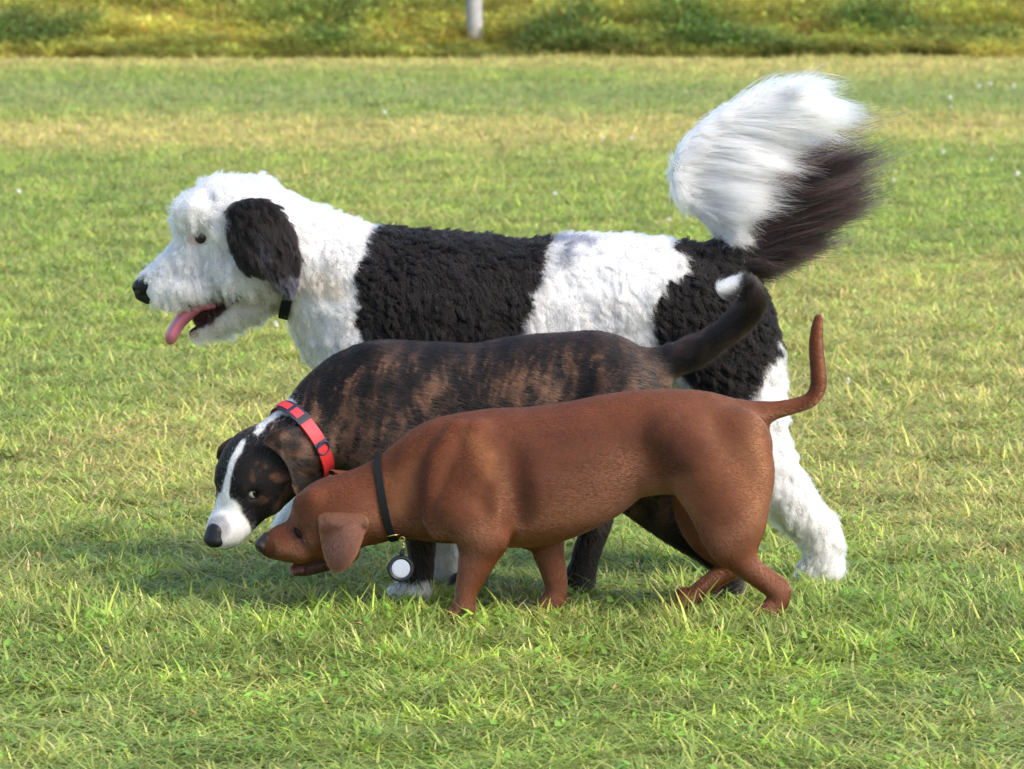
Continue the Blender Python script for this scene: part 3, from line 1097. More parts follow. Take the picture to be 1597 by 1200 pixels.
# near hind
fb.chain(rows([(1115, 735, -.05, 70, .55), (1132, 778, -.058, 58, .6), (1142, 812, -.062, 51, .62), (1140, 842, -.064, 41, .65), (1153, 868, -.064, 27, .75), (1174, 891, -.064, 20, .85), (1198, 911, -.064, 17, .85), (1213, 925, -.064, 17, .9), (1212, 947, -.064, 15, .95), (1207, 968, -.064, 14, 1)], YB), k=0.016)
fb.chain(rows([(1190, 890, -.064, 7, .9), (1214, 907, -.064, 9, .9), (1225, 918, -.064, 9, .9), (1222, 935, -.064, 8, .9)], YB), k=0.010)
# far hind
fb.chain(rows([(1110, 735, .045, 68, .55), (1105, 790, .055, 55, .6), (1110, 830, .058, 40, .65), (1132, 864, .058, 26, .75), (1140, 884, .058, 19, .9), (1118, 901, .058, 16, .9), (1090, 922, .058, 14, .95), (1074, 938, .058, 14, 1)], YB), k=0.016)


def foot(fld, u, Y, r, head=(-1, -0.05), z=None, **kw):
    x = (u - CU) / F_PX * (Y - CAM_Y) * 1.0
    fld.chain([(x + 0.001, Y, r * 1.9, r * 0.85, 1), (x, Y, r * 0.9, r * 0.9, 1)], k=0.01, sub=1)
    paw(fld, (x - 0.3 * r, Y, (r * 0.95) if z is None else z), r, head, **kw)


foot(fb, 719, YB - .068, .017); foot(fb, 863, YB + .06, .017)
foot(fb, 1202, YB - .064, .017); foot(fb, 1066, YB + .058, .018)
# tail
fb.chain(rows([(1150, 660, 0, 34, .9), (1182, 648, 0, 22, 1), (1206, 641, 0, 15, 1), (1236, 634, 0, 12, 1), (1262, 625, 0, 12, 1), (1275, 606, 0, 12.5, 1), (1276, 580, 0, 12.5, 1), (1273, 550, 0, 11.5, 1), (1273, 520, 0, 10, 1), (1276, 497, 0, 7, 1)], YB), k=0.012)
vb, qb = fb.mesh(3)


def brown_col(p):
    u, v = uvp(p, YB)
    n1 = fbm(p * 14, 3); n2 = fbm(p * np.array([60, 60, 60]), 2)
    base = np.array([0.102, 0.0325, 0.0138])
    c = np.tile(base, (len(p), 1)) * (0.8 + 0.4 * n1)[:, None]
    c = mix(c, np.array([0.068, 0.0225, 0.0115]), 0.75 * sstep(30, -40, poly_sd(u, v, [(790, 650), (1040, 625), (1120, 680), (1080, 740), (960, 770), (800, 800)])))  # mid flank darkened: body shading put into the coat colour
    c = mix(c, np.array([0.110, 0.041, 0.018]), 0.6 * sstep(25, -25, poly_sd(u, v, [(1000, 600), (1150, 600), (1190, 660), (1150, 700), (1050, 640)])))  # top of the croup lightened as a painted highlight
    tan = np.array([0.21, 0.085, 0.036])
    c = mix(c, tan, 0.5 * sstep(40, 0, poly_sd(u, v, [(1180, 690), (1215, 740), (1200, 800), (1190, 840), (1180, 780)])) * 0.9)  # sunlit rear edge of the ham painted into the coat
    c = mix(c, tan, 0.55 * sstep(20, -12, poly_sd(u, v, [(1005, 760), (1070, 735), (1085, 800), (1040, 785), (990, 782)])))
    c = mix(c, tan, 0.75 * sstep(16, -10, poly_sd(u, v, [(728, 672), (748, 672), (768, 700), (764, 735), (750, 715)])))  # shoulder blade highlight painted in as lighter hair
    c = mix(c, tan, 0.5 * sstep(15, -10, poly_sd(u, v, [(600, 740), (650, 715), (645, 770), (625, 800), (605, 790)])))  # neck painted lighter where the sun catches it
    dk = np.array([0.030, 0.013, 0.009])
    c = mix(c, dk, 0.55 * sstep(8, -6, poly_sd(u, v, [(395, 835), (425, 842), (435, 865), (400, 875)])))
    c = mix(c, np.array([0.02, 0.009, 0.008]), 0.85 * sstep(4, -3, poly_sd(u, v, [(444, 884), (500, 870), (525, 872), (522, 890), (475, 905), (455, 902)])))
    c = mix(c, np.array([0.16, 0.05, 0.045]), 0.6 * sstep(3, -3, poly_sd(u, v, [(450, 884), (474, 883), (470, 890), (456, 891)])))
    c = mix(c, np.array([0.015, 0.008, 0.006]), 0.9 * sstep(3, -2, poly_sd(u, v, [(457, 824), (463, 825), (478, 842), (474, 844)])))
    c = mix(c, dk, 0.6 * sstep(5, -3, poly_sd(u, v, [(472, 838), (482, 842), (486, 852), (474, 850)])))
    return c * (0.85 + 0.3 * n2)[:, None]


def flow_std(zleg, zbody):
    def f(p):
        t = sstep(zleg, zbody, p[:, 2])[:, None]
        return nrm(np.array([[1.0, 0, -0.30]]) * t + np.array([[0.25, 0, -1.0]]) * (1 - t))
    return f


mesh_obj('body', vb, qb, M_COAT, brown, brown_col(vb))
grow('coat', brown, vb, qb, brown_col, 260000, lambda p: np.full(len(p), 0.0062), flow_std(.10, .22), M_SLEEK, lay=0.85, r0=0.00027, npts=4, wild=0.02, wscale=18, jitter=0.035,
     dens=lambda p: np.where(np.hypot(uvp(p, YB)[0] - 410, uvp(p, YB)[1] - 850) < 19, 0.0, 1.0))

# ears
YEB = -0.062


def ear_obj(root, poly_uv, Y, yfun, th, colfn, h=0.0022, smooth=2, name='ear'):
    pol = np.array([P(u, v, Y)[[0, 2]] for u, v in smooth_poly(poly_uv, 2)])
    ys = yfun(pol[:, 0], pol[:, 1])
    fe = Field([pol[:, 0].min() - .015, ys.min() - .03, pol[:, 1].min() - .015], [pol[:, 0].max() + .015, ys.max() + .03, pol[:, 1].max() + .015], h)
    fe.slab(pol, yfun, th)
    v, q = fe.mesh(smooth)
    return v, q, mesh_obj(name, v, q, M_COAT, root, colfn(v)), fe


ear_uv = [(496, 790), (520, 772), (548, 776), (566, 788), (580, 809), (569, 828), (562, 852), (548, 876), (526, 887), (511, 876), (503, 850), (498, 818)]
zt = P(540, 785, YB)[2]; xm = P(537, 830, YB)[0]


skin_b = fb.skin_y()


def bear_y(x, z):
    t = np.clip((zt - z) / 0.11, -0.3, 1.2)
    base = YB - 0.050 - 0.020 * np.sin(np.clip(t, 0, 1) * 1.7) + 0.010 * sstep(0.0, -0.3, t) + 10.0 * (x - xm) ** 2 - 0.004 * np.sin((x - xm) * 60)
    return np.minimum(base, skin_b(x, z) - 0.004 - 0.004 * np.clip(t, 0, 1)) + 0.010 * sstep(0.30, -0.06, t)


def ear_col(p):
    u, v = uvp(p, YB)
    e = -poly_sd(u, v, smooth_poly(ear_uv, 2))
    n = fbm(p * 40, 3)
    c = np.tile(np.array([0.098, 0.040, 0.026]), (len(p), 1)) * (0.8 + 0.4 * n)[:, None]
    c = mix(c, np.array([0.20, 0.085, 0.045]), 0.7 * sstep(6, 1, e) * sstep(795, 815, v))
    return mix(c, np.array([0.084, 0.0285, 0.0125]), 0.85 * sstep(815, 785, v))


ve, qe, _, _ = ear_obj(brown, ear_uv, YB, bear_y, 0.0045, ear_col)
grow('ear_hair', brown, ve, qe, ear_col, 16000, lambda p: np.full(len(p), 0.006), lambda p: np.tile([[0.1, 0, -1.0]], (len(p), 1)), M_HAIR, lay=0.9, r0=0.00024, npts=4, wild=0.04, jitter=0.05)
# far ear, its folded edge above the crown
fe2 = Field(P(500, 770, YB + .08) - 0.02, P(590, 700, YB + .08) + np.array([.02, .06, .02]), 0.0024)
fe2.lo = fe2.lo
fe2.chain(rows([(513, 732, .045, 4, 1.3), (530, 728, .045, 7, 1.3), (550, 729, .042, 9, 1.5), (575, 735, .04, 12, 1.5)], YB), k=0.004)
fe2.chain(rows([(515, 736, .066, 4, 1.5), (535, 742, .072, 8, 1.5), (565, 748, .070, 12, 1.4)], YB), k=0.012)
v2, q2 = fe2.mesh(2)
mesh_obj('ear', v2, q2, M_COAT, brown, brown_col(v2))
# nose leather
fn = Field(P(388, 885, YB - .04), P(440, 820, YB + .045), 0.0016)
fn.chain(rows([(410, 850, 0, 12.5, 1.15), (418, 842, 0, 12, 1.25)], YB), k=0.004)
for sgn in (-1, 1):
    fn.chain(rows([(407, 853, sgn * .010, 8, 1)], YB), k=0.004, sub=1)
    fn.chain(rows([(398, 855, sgn * .010, 3.4, 1.2), (406, 858, sgn * .020, 3, 1)], YB), k=0.002, op='s')
v2, q2 = fn.mesh(2)
mesh_obj('nose', v2, q2, M_NOSEB, brown)
# nearly shut eye
for sgn in (-1, 1):
    hp, hn = fb.hit(467, 833)
    c = hp.copy()
    if sgn > 0:
        c[1] = 2 * YB - c[1]
    cc = c - np.array([0, sgn * -0.0, 0])
    pa, pc = P(459, 823, c[1] + .002), P(474, 843, c[1] - .001)
    V_, F_ = tube([pa, (pa * .55 + pc * .45) + np.array([0, sgn * .0012, 0]), pc], [0.0018, 0.0058, 0.0018], 10)
    mesh_obj('eye', V_, F_, M_LID, brown)

# ---- brown dog's collar and tag
ca, cb = P(591, 716, YB), P(616, 846, YB)
cc = (ca + cb) / 2
ax = nrm(np.array([-(ca - cb)[2], 0.0, (ca - cb)[0]])); ax = ax if ax[0] < 0 else -ax
ax = nrm(ax + np.array([0, 0.10, 0]))
band = Band(fb, cc, ax, 0.115)
collar = empty('collar', tuple(cc)); tag(collar, 'slim black collar round the neck of the red brown dog', 'collar')
V_, F_ = band.piece(0, 2 * math.pi, -0.0068, 0.0068, 0.0010, 0.0018, 110, True)
mesh_obj('strap', V_, F_, M_BLACKWEB, collar, smooth=False)


def ring(c, r, axis, t, n=20):
    z = nrm(axis); x = nrm(np.cross(z, [0.21, 0.33, 0.9])); y = np.cross(z, x)
    return tube([c + r * (math.cos(a) * x + math.sin(a) * y) for a in np.linspace(0, 2 * math.pi, n, endpoint=False)], t, 8, True)


hp, hn = fb.hit(613, 834)
V_, F_ = tube([P(603, 837, hp[1] - .005), P(613, 835, hp[1] - .006), P(624, 834, hp[1] - .005)], 0.0012, 8)
mesh_obj('buckle', V_, F_, M_BRASS, collar)
yt = hp[1] - 0.008
V_, F_ = ring(P(628, 841, yt), 0.0048, (0.3, 0.9, 0.5), 0.0009)
mesh_obj('ring', V_, F_, M_BRASS, collar)
tagc = P(625, 887, yt)
tg_ = empty('pet_tag', tuple(tagc)); tag(tg_, 'round black tag with white face hanging from the slim black collar', 'tag')


def lathe(c, prof, axis, n=40):
    z = nrm(axis); x = nrm(np.cross(z, [0, 0.1, 1])); y = np.cross(z, x)
    V, Fc = [], []
    for r, h in prof:
        for j in range(n):
            a = 2 * math.pi * j / n
            V.append(c + z * h + r * (math.cos(a) * x + math.sin(a) * y))
    for i in range(len(prof) - 1):
        for j in range(n):
            Fc.append((i * n + j, i * n + (j + 1) % n, (i + 1) * n + (j + 1) % n, (i + 1) * n + j))
    return np.array(V), Fc


face = nrm(np.array([0.05, -1, 0.06]))
s_ = 1 / S(yt)
V_, F_ = lathe(tagc, [(0.0001, -.004), (18 * s_, -.004), (20.5 * s_, -.002), (21 * s_, .001), (20 * s_, .004), (18 * s_, .0052), (16 * s_, .0046), (15 * s_, .003), (0.0001, .003)], face)
hold = mesh_obj('holder', V_, F_, M_RUBBER, tg_)
V_, F_ = lathe(tagc, [(14.7 * s_, .002), (14.7 * s_, .0040), (13.5 * s_, .0048), (8 * s_, .0052), (0.0001, .0053)], face)
mesh_obj('disc', V_, F_, M_DISC, tg_)
V_, F_ = tube([P(626, 868, yt), P(627, 862, yt), P(628, 857, yt)], [0.004, 0.0036, 0.003], 8)
mesh_obj('loop', V_, F_, M_RUBBER, tg_)
V_, F_ = ring(P(629, 854, yt), 0.0048, (0.9, 0.2, 0.3), 0.0009)
mesh_obj('clip', V_, F_, M_BRASS, tg_)
V_, F_ = tube([P(627, 845, yt), P(631, 850, yt), P(629, 856, yt)], 0.0013, 8)
mesh_obj('clip', V_, F_, M_BRASS, tg_)

# ================================================================== BRINDLE DOG
YR = 0.05
brindle = dog_root('dark brindle dog with white blaze and muzzle, wide red collar, head turned to the camera', YR, 800)
lo, hi = P(300, 945, YR), P(1215, 415, YR)
fr = Field([lo[0], YR - 0.20, -0.01], [hi[0], YR + 0.17, hi[2]], 0.0033)
HC = P(398, 731, 0.0)
Fh = nrm([-0.50, -0.46, -0.73]); Lh = np.array([0.78, -0.62, -0.12]); Lh = nrm(Lh - Fh * (Lh @ Fh)); Uh = np.cross(Fh, Lh)
HF = (HC, Fh, Lh, Uh)
fr.chain(rows([(575, 640, 0, 96, .82), (610, 637, 0, 105, .80), (660, 638, 0, 105, .80), (740, 637, 0, 101, .80), (820, 622, 0, 98, .80), (880, 610, 0, 91, .78), (930, 604, 0, 86, .82), (968, 616, 0, 78, .88)], YR), k=0.01, sub=12)
nk0, nk1 = P(560, 640, YR), P(452, 700, 0.0)
fr.chain([(*P(575, 637, YR), 92 / 880, .8), (*P(525, 652, YR - .01), 78 / 880, .82), (*P(490, 675, YR - .03), 65 / 880, .88), (*P(450, 702, 0.008), 60 / 880, .95), (*HC, 50 / 880, 1)], k=0.03)
fr.chain([(-.012, 0, -.004, .065, 1.05), (.02, 0, -.004, .059, 1.04), (.052, 0, -.008, .046, .92)], k=0.02, frame=HF)
fr.chain([(.05, 0, -.016, .040, .9), (.085, 0, -.022, .035, 1.08), (.113, 0, -.022, .033, 1.10), (.134, 0, -.020, .026, 1.08)], k=0.016, frame=HF)
for sg in (-1, 1):
    fr.chain([(-.005, sg * .034, -.028, .040, 1), (.03, sg * .028, -.034, .034, 1)], k=0.025, frame=HF)
    fr.chain([(.10, sg * .018, -.034, .020, 1), (.125, sg * .013, -.033, .018, 1)], k=0.012, frame=HF)
    fr.chain([(.052, sg * .026, .026, .012, 1), (.035, sg * .036, .022, .012, 1)], k=0.014, frame=HF)
    fr.chain([(.056, sg * .040, .010, .009, 1)], k=0.008, op='s', frame=HF, sub=1)
fr.chain([(.01, 0, -.055, .034, 1), (.06, 0, -.054, .024, 1.1), (.105, 0, -.052, .016, 1.2)], k=0.012, frame=HF)
# legs: (near fore, far fore, near hind back, far hind forward)
fr.chain(rows([(600, 690, -.06, 65, .6), (632, 750, -.07, 48, .7), (650, 800, -.07, 30, .85), (657, 850, -.07, 22, .95), (657, 885, -.07, 19, 1), (652, 915, -.07, 21, 1)], YR), k=0.02)
fr.chain(rows([(640, 690, .06, 62, .6), (690, 755, .07, 45, .7), (725, 810, .07, 28, .85), (738, 855, .07, 22, .95), (742, 890, .07, 19, 1)], YR), k=0.02)
fr.chain(rows([(950, 640, -.045, 85, .55), (985, 715, -.06, 72, .6), (1012, 765, -.066, 52, .65), (1052, 812, -.066, 36, .75), (1098, 852, -.066, 25, .85), (1130, 880, -.066, 20, .9), (1138, 905, -.066, 17, .95), (1138, 925, -.066, 17, 1)], YR), k=0.02)
fr.chain(rows([(945, 640, .045, 80, .55), (925, 715, .06, 62, .6), (918, 760, .066, 44, .65), (928, 805, .066, 28, .75), (926, 830, .066, 22, .9), (914, 865, .066, 21, .95), (908, 900, .066, 20, 1)], YR), k=0.02)
foot(fr, 640, YR - .07, .024); foot(fr, 735, YR + .07, .023)
foot(fr, 1132, YR - .066, .022); foot(fr, 902, YR + .066, .023)
# tail
fr.chain(rows([(1000, 585, 0, 40, .9), (1040, 566, 0, 26, .9), (1080, 550, 0, 22, .9), (1118, 528, 0, 19, .95), (1150, 503, 0, 19, .95), (1172, 475, 0, 19, .95), (1168, 454, 0, 15, 1), (1148, 446, 0, 11, 1), (1122, 453, 0, 6, 1)], YR), k=0.014)
for sg in (-1, 1):
    fr.chain(rows([(585, 570, sg * .03, 26, .7), (600, 620, sg * .06, 34, .6), (580, 680, sg * .068, 44, .6)], YR), k=0.025)
vr, qr = fr.mesh(3)


def brindle_col(p):
    u, v = uvp(p, YR)
    loc = (p - HC) @ np.stack([Fh, Lh, Uh], 1)
    wob = vecnoise(p * 60, 2) * 5
    black = np.array([0.009, 0.0075, 0.0075])
    tan = np.array([0.155, 0.083, 0.050])
    wv = vecnoise(p * 18, 2) * 16
    slant = u + 0.25 * (v - 600) + wv[:, 0]
    st = fbm(np.stack([slant / 12, (v + wv[:, 1]) / 50, p[:, 1] * 6], -1) + 3, 4)
    fine = fbm(np.stack([slant / 5, v / 22, p[:, 1] * 40], -1), 3)
    big = fbm(np.stack([u / 140, v / 140, p[:, 1] * 3], -1) + 9, 2)
    t = sstep(0.42, 0.78, st + 0.80 * (fine - 0.5) + 0.40 * (big - 0.5) + 0.05 * sstep(860, 940, u))
    top = np.interp(u, [480, 563, 600, 703, 772, 876, 954, 1000, 1060], [600, 536, 530, 537, 533, 519, 525, 545, 560])
    t = t * (0.25 + 0.75 * sstep(8, 40, v - top))
    t = t * (0.50 + 0.95 * sstep(0.35, 0.65, fbm(np.stack([slant / 3.2, v / 10, p[:, 1] * 60], -1) + 7, 2)))
    t = t * sstep(860, 780, v)                              # legs and belly dark
    tail = sstep(1010, 1060, u)
    t = t * (1 - 0.45 * tail)
    t = np.clip(t, 0, 1) * 0.9
    c = mix(np.tile(black, (len(p), 1)), tan, t)
    # tail: tan underside edge, white tip
    white = np.array([0.60, 0.585, 0.57])
    tipd = np.hypot(u - 1120, v - 450)
    c = mix(c, white, sstep(36, 28, tipd + wob[:, 0]) * tail)
    # head
    fF, fL, fU = loc[:, 0], loc[:, 1] + wob[:, 0] * 0.0006, loc[:, 2]
    onh = sstep(0.13, 0.10, np.linalg.norm(loc - np.array([0.02, 0, 0]), axis=1)) * sstep(-0.05, -0.02, fF)
    hn_ = fbm(p * np.array([55, 55, 55]), 3)
    hc = mix(np.tile(np.array([0.008, 0.0068, 0.0068]), (len(p), 1)), np.array([0.10, 0.048, 0.026]), 0.75 * sstep(0.5, 0.68, hn_) * sstep(0.026, 0.05, np.abs(fL)) * sstep(0.075, 0.04, fF))
    c = mix(c, hc, onh)
    bw = np.interp(fF, [-0.03, -0.01, 0.02, 0.05, 0.075, 0.095], [0.0, 0.006, 0.0075, 0.0055, 0.0075, 0.018])
    blaze = sstep(0.0025, -0.0015, np.abs(fL) - bw) * sstep(-0.02, 0.0, fU) * sstep(-0.02, -0.012, fF)
    c = mix(c, white, blaze)
    muz = sstep(0.092, 0.100, fF + wob[:, 1] * 0.0006 + 0.010 * (fU + 0.02) / 0.03)
    c = mix(c, white * (0.82 + 0.3 * fbm(p * 120, 2))[:, None], np.clip(muz, 0, 1) * sstep(0.2, 0.18, fF))
    c = mix(c, np.array([0.16, 0.15, 0.16]), 0.7 * sstep(0.030, 0.018, np.linalg.norm(loc - np.array([.135, .006, .004]), axis=1)))
    # nape, chest, paws
    nb = poly_sd(u + wob[:, 0], v + wob[:, 1], [(398, 668), (420, 632), (445, 612), (462, 625), (472, 642), (440, 640), (418, 655), (405, 672)])
    c = mix(c, white, sstep(3, -2, nb) * sstep(0.03, 0.0, fF))
    c = mix(c, white, sstep(893, 903, v + wob[:, 1]) * sstep(620, 625, u + 60) * sstep(700, 690, u))
    c = mix(c, white, sstep(922, 930, v + wob[:, 1]) * sstep(700, 710, u))
    return c * (0.85 + 0.3 * fbm(p * 90, 2))[:, None]


def brindle_flow(p):
    f = flow_std(.10, .24)(p)
    loc = (p - HC) @ np.stack([Fh, Lh, Uh], 1)
    t = sstep(0.16, 0.11, np.linalg.norm(loc - np.array([0.03, 0, 0]), axis=1))[:, None]
    u, v = uvp(p, YR)
    tl = sstep(1015, 1050, u)[:, None]
    up = np.where((u > 1150)[:, None], np.array([[0.2, 0, 1.0]]), np.array([[0.8, 0, 0.5]]))
    f = f * (1 - tl) + up * tl
    return nrm(f * (1 - t) + (-Fh - 0.1 * Uh) * t)


mesh_obj('body', vr, qr, M_COAT, brindle, brindle_col(vr))
grow('coat', brindle, vr, qr, brindle_col, 200000, lambda p: np.interp(uvp(p, YR)[0], [450, 490, 560, 1010, 1060], [0.0055, 0.010, 0.014, 0.014, 0.024]), brindle_flow, M_HAIR, lay=0.84, r0=0.00028, npts=4, wild=0.05, wscale=30, jitter=0.09, cjit=0.006,
     dens=lambda p: np.where(np.linalg.norm((p - HC) @ np.stack([Fh, Lh, Uh], 1) - np.array([.148, 0, -.012]), axis=1) < 0.020, 0.0, 1.0))
grow('tail_hair', brindle, vr, qr, brindle_col, 15000, lambda p: np.full(len(p), 0.018), brindle_flow, M_HAIR, lay=0.62, r0=0.00032, npts=5, wild=0.22, wscale=50, jitter=0.12,
     dens=lambda p: np.where((uvp(p, YR)[0] > 1030) & (uvp(p, YR)[1] < 600), 1.0, 0.0))
# eyes
for sg in (1, -1):
    c = HC + Fh * .050 + Lh * sg * .0345 + Uh * .008
    make_eye(brindle, c, 0.0108, nrm([0.74, -0.62, 0.05]) if sg > 0 else nrm(Lh * 0.6 + Fh * 0.2 + Uh * 0.5), True, 52)
# nose
fn = Field(HC + Fh * .14 - .03, HC + Fh * .14 + .035, 0.0017)
fn.chain([(.138, 0, -.005, .015, 1.25), (.152, 0, -.011, .0145, 1.3)], k=0.004, frame=HF)
fn.chain([(.150, 0, -.022, .009, 1.0)], k=0.004, frame=HF, sub=1)
for sg in (-1, 1):
    fn.chain([(.152, sg * .011, -.013, .009, 1)], k=0.004, frame=HF, sub=1)
    fn.chain([(.166, sg * .010, -.013, .0046, 1), (.158, sg * .020, -.016, .003, 1)], k=0.002, op='s', frame=HF)
v2, q2 = fn.mesh(2)
mesh_obj('nose', v2, q2, M_NOSE, brindle)
# ears
near_uv = [(408, 690), (420, 674), (450, 664), (482, 672), (503, 700), (506, 735), (494, 766), (472, 780), (456, 770), (453, 742), (442, 716), (424, 700)]
hx, hz = P(440, 720, 0)[0], P(440, 720, 0)[2]


skin_r = fr.skin_y()


def near_y(x, z):
    base = -0.072 + 0.45 * (x - hx) * (x > hx) + 4.0 * (x - hx) ** 2 - 0.15 * (z - hz) * (z < hz) + 0.004 * np.sin((x + z) * 90) * 0.6
    return np.minimum(base, skin_r(x, z) - 0.004)


def rear_col(p):
    u, v = uvp(p, 0.0)
    n = fbm(np.stack([u / 17, v / 14, p[:, 1] * 20], -1) + 2, 3)
    c = mix(np.tile(np.array([0.012, 0.009, 0.008]), (len(p), 1)), np.array([0.085, 0.040, 0.024]), 0.75 * sstep(0.38, 0.70, n))
    return c


ve, qe, _, _ = ear_obj(brindle, near_uv, 0.0 - .07, near_y, 0.006, rear_col)
grow('ear_hair', brindle, ve, qe, rear_col, 16000, lambda p: np.full(len(p), 0.008), lambda p: np.tile([[0.8, 0, -0.7]], (len(p), 1)), M_HAIR, lay=0.88, r0=0.00025, npts=4, wild=0.06, jitter=0.06)
fe3 = Field(P(322, 730, 0.02) - .01, P(395, 665, 0.06) + np.array([.01, .05, .01]), 0.0024)
fe3.chain([(*P(385, 686, .03), 10 / 880, 1.2), (*P(364, 693, .035), 11 / 880, 1.0), (*P(349, 702, .045), 9 / 880, 1.0), (*P(343, 712, .06), 6 / 880, 1.2)], k=0.008)
v2, q2 = fe3.mesh(2)
mesh_obj('ear', v2, q2, M_COAT, brindle, rear_col(v2))

# ---- red collar
ccen = P(478, 684, -0.01)
cax = nrm([-0.74, -0.42, -0.48])
bnd = Band(fr, ccen, cax, 0.125)
col2 = empty('collar', tuple(ccen)); tag(col2, 'wide red and navy collar with plastic buckle round the neck of the brindle dog', 'collar')
W2 = 0.0125


def near_angle(u, v):
    q, _ = fr.hit(u, v)
    d = q - bnd.c
    return math.atan2(d @ bnd.y, d @ bnd.x)


A = {k: near_angle(u, v) for k, (u, v) in dict(p0=(465, 614), p1=(474, 622), s0=(478, 627), s1=(490, 638), g1=(496, 647), b0=(489, 646), b1=(510, 682), r0=(508, 680), r1=(518, 700), e=(512, 742)).items()}
V_, F_ = bnd.piece(0, 2 * math.pi, -W2, W2, 0.0015, 0.0022, 120, True)
mesh_obj('strap', V_, F_, M_RED, col2, smooth=False)


def bit(name, a, b, w0, w1, off, th, mat):
    V, Fc = bnd.piece(a, b, w0, w1, off, th, 10)
    mesh_obj(name, V, Fc, mat, col2, smooth=False)


bit('webbing', A['p0'] - 0.9 * (A['s1'] - A['p0']), A['b0'], -W2 * 1.08, W2 * 1.08, 0.0026, 0.0016, M_NAVY)
bit('stripe', A['p0'] - 0.55 * (A['s1'] - A['p0']), A['p1'], -W2 * .6, W2 * .6, 0.0066, 0.0010, M_REDB)
bit('stripe', A['s0'], A['s1'], -W2 * .7, W2 * .7, 0.0062, 0.0010, M_REDB)
bit('slider', A['s1'], A['g1'], -W2 * 1.15, W2 * 1.15, 0.0052, 0.0024, M_RUBBER)
bit('buckle', A['b0'], A['b1'], -W2 * 1.02, W2 * 1.02, 0.0032, 0.0034, M_REDB)
bit('keeper', A['r0'], (A['r0'] * .7 + A['r1'] * .3), -W2 * 1.12, W2 * 1.12, 0.0030, 0.0040, M_NAVY)
ct = 0.5 * (A['r0'] + A['r1'])
dd_ = math.cos(ct) * bnd.x + math.sin(ct) * bnd.y
V_, F_ = ring(bnd.c + dd_ * (bnd.radius(ct, 0) + 0.008), 0.0125, dd_, 0.0020)
mesh_obj('ring', V_, F_, M_NAVY, col2)

# ================================================================== WHITE DOG
YW = 0.30
white_d = dog_root('big fluffy white dog with black patches and plumed tail, walking with its tongue out', YW, 800)
lo, hi = P(195, 930, YW), P(1345, 120, YW)
fw = Field([lo[0], YW - 0.20, -0.01], [hi[0], YW + 0.20, hi[2]], 0.0042)
DR = 11
fw.chain(rows([(582, 497, 0, 130, .78), (640, 505, 0, 153, .76), (700, 510, 0, 155, .78), (766, 508, 0, 146, .80), (813, 505, 0, 139, .80), (860, 500, 0, 136, .80), (907, 490, 0, 131, .80), (970, 484, 0, 126, .82), (1025, 484, 0, 121, .85), (1075, 490, 0, 112, .90), (1108, 497, 0, 100, .95)], YW, DR), k=0.01)
fw.chain(rows([(575, 470, 0, 124, .76), (535, 440, 0, 106, .76), (490, 415, 0, 97, .78), (445, 392, 0, 90, .85), (410, 378, 0, 82, .9)], YW, DR), k=0.03)
fw.chain(rows([(395, 358, 0, 86, .98), (355, 348, 0, 78, 1.0), (332, 350, 0, 66, 1.0)], YW, DR), k=0.02)
fw.chain(rows([(345, 395, 0, 66, .85), (305, 412, 0, 53, .85), (270, 427, 0, 43, .88), (245, 437, 0, 33, .95), (232, 441, 0, 26, 1)], YW, DR), k=0.02)
for sg in (-1, 1):
    fw.chain(rows([(375, 425, sg * .04, 52, .8), (415, 415, sg * .05, 55, .7)], YW, DR), k=0.03)
    fw.chain(rows([(285, 335, sg * .045, 26, .8), (305, 325, sg * .05, 30, .8)], YW, DR), k=0.02)
    fw.chain(rows([(313, 372, sg * .073, 14, 1.3)], YW), k=0.012, op='s', sub=1)
    fw.chain(rows([(248, 455, sg * .018, 26, .8), (275, 455, sg * .028, 29, .8), (315, 452, sg * .038, 28, .7)], YW, 7), k=0.015)
fw.chain(rows([(400, 458, 0, 38, 1.2), (368, 484, 0, 30, 1.15), (332, 507, 0, 21, 1.25), (300, 519, 0, 13, 1.4)], YW, 7), k=0.012)
fw.chain(rows([(375, 458, 0, 22, 1.1), (332, 482, 0, 17, 1.1), (308, 494, 0, 9, 1.4)], YW), k=0.008)
# near fore stance, far fore lifted, near hind stance, far hind lifted
fw.chain(rows([(590, 540, -.06, 92, .6), (635, 640, -.08, 60, .75), (662, 740, -.08, 44, .9), (684, 820, -.08, 37, 1), (692, 870, -.08, 34, 1), (690, 895, -.08, 34, 1)], YW, DR), k=0.03)
fw.chain(rows([(580, 550, .06, 88, .6), (565, 655, .08, 55, .75), (515, 735, .08, 42, .9), (482, 775, .08, 36, 1), (458, 806, .08, 30, 1), (444, 818, .08, 26, 1)], YW, DR), k=0.03)
fw.chain(rows([(1125, 540, -.05, 100, .6), (1150, 610, -.07, 84, .62), (1172, 680, -.078, 66, .7), (1208, 748, -.08, 52, .8), (1250, 800, -.08, 44, .88), (1280, 838, -.08, 41, .9), (1283, 870, -.08, 37, .95), (1281, 900, -.08, 36, 1)], YW, DR), k=0.03)
fw.chain(rows([(1120, 540, .05, 96, .6), (1110, 620, .07, 78, .62), (1105, 690, .078, 58, .7), (1140, 745, .08, 42, .85), (1160, 780, .08, 36, .9), (1150, 812, .08, 33, .95), (1135, 832, .08, 31, 1)], YW, DR), k=0.03)
foot(fw, 682, YW - .08, .030); foot(fw, 1290, YW - .08, .026)
# tail core
TC = [(1105, 430, 0, 50, .9), (1150, 400, 0, 34, .9), (1138, 362, 0, 22, 1), (1100, 322, 0, 21, 1), (1068, 288, 0, 20, 1), (1068, 252, 0, 19, 1), (1094, 212, 0, 16, 1), (1134, 178, 0, 12, 1), (1185, 158, 0, 9, 1), (1222, 146, 0, 6, 1)]
fw.chain(rows(TC, YW, 2), k=0.02)
vw, qw = fw.mesh(3)

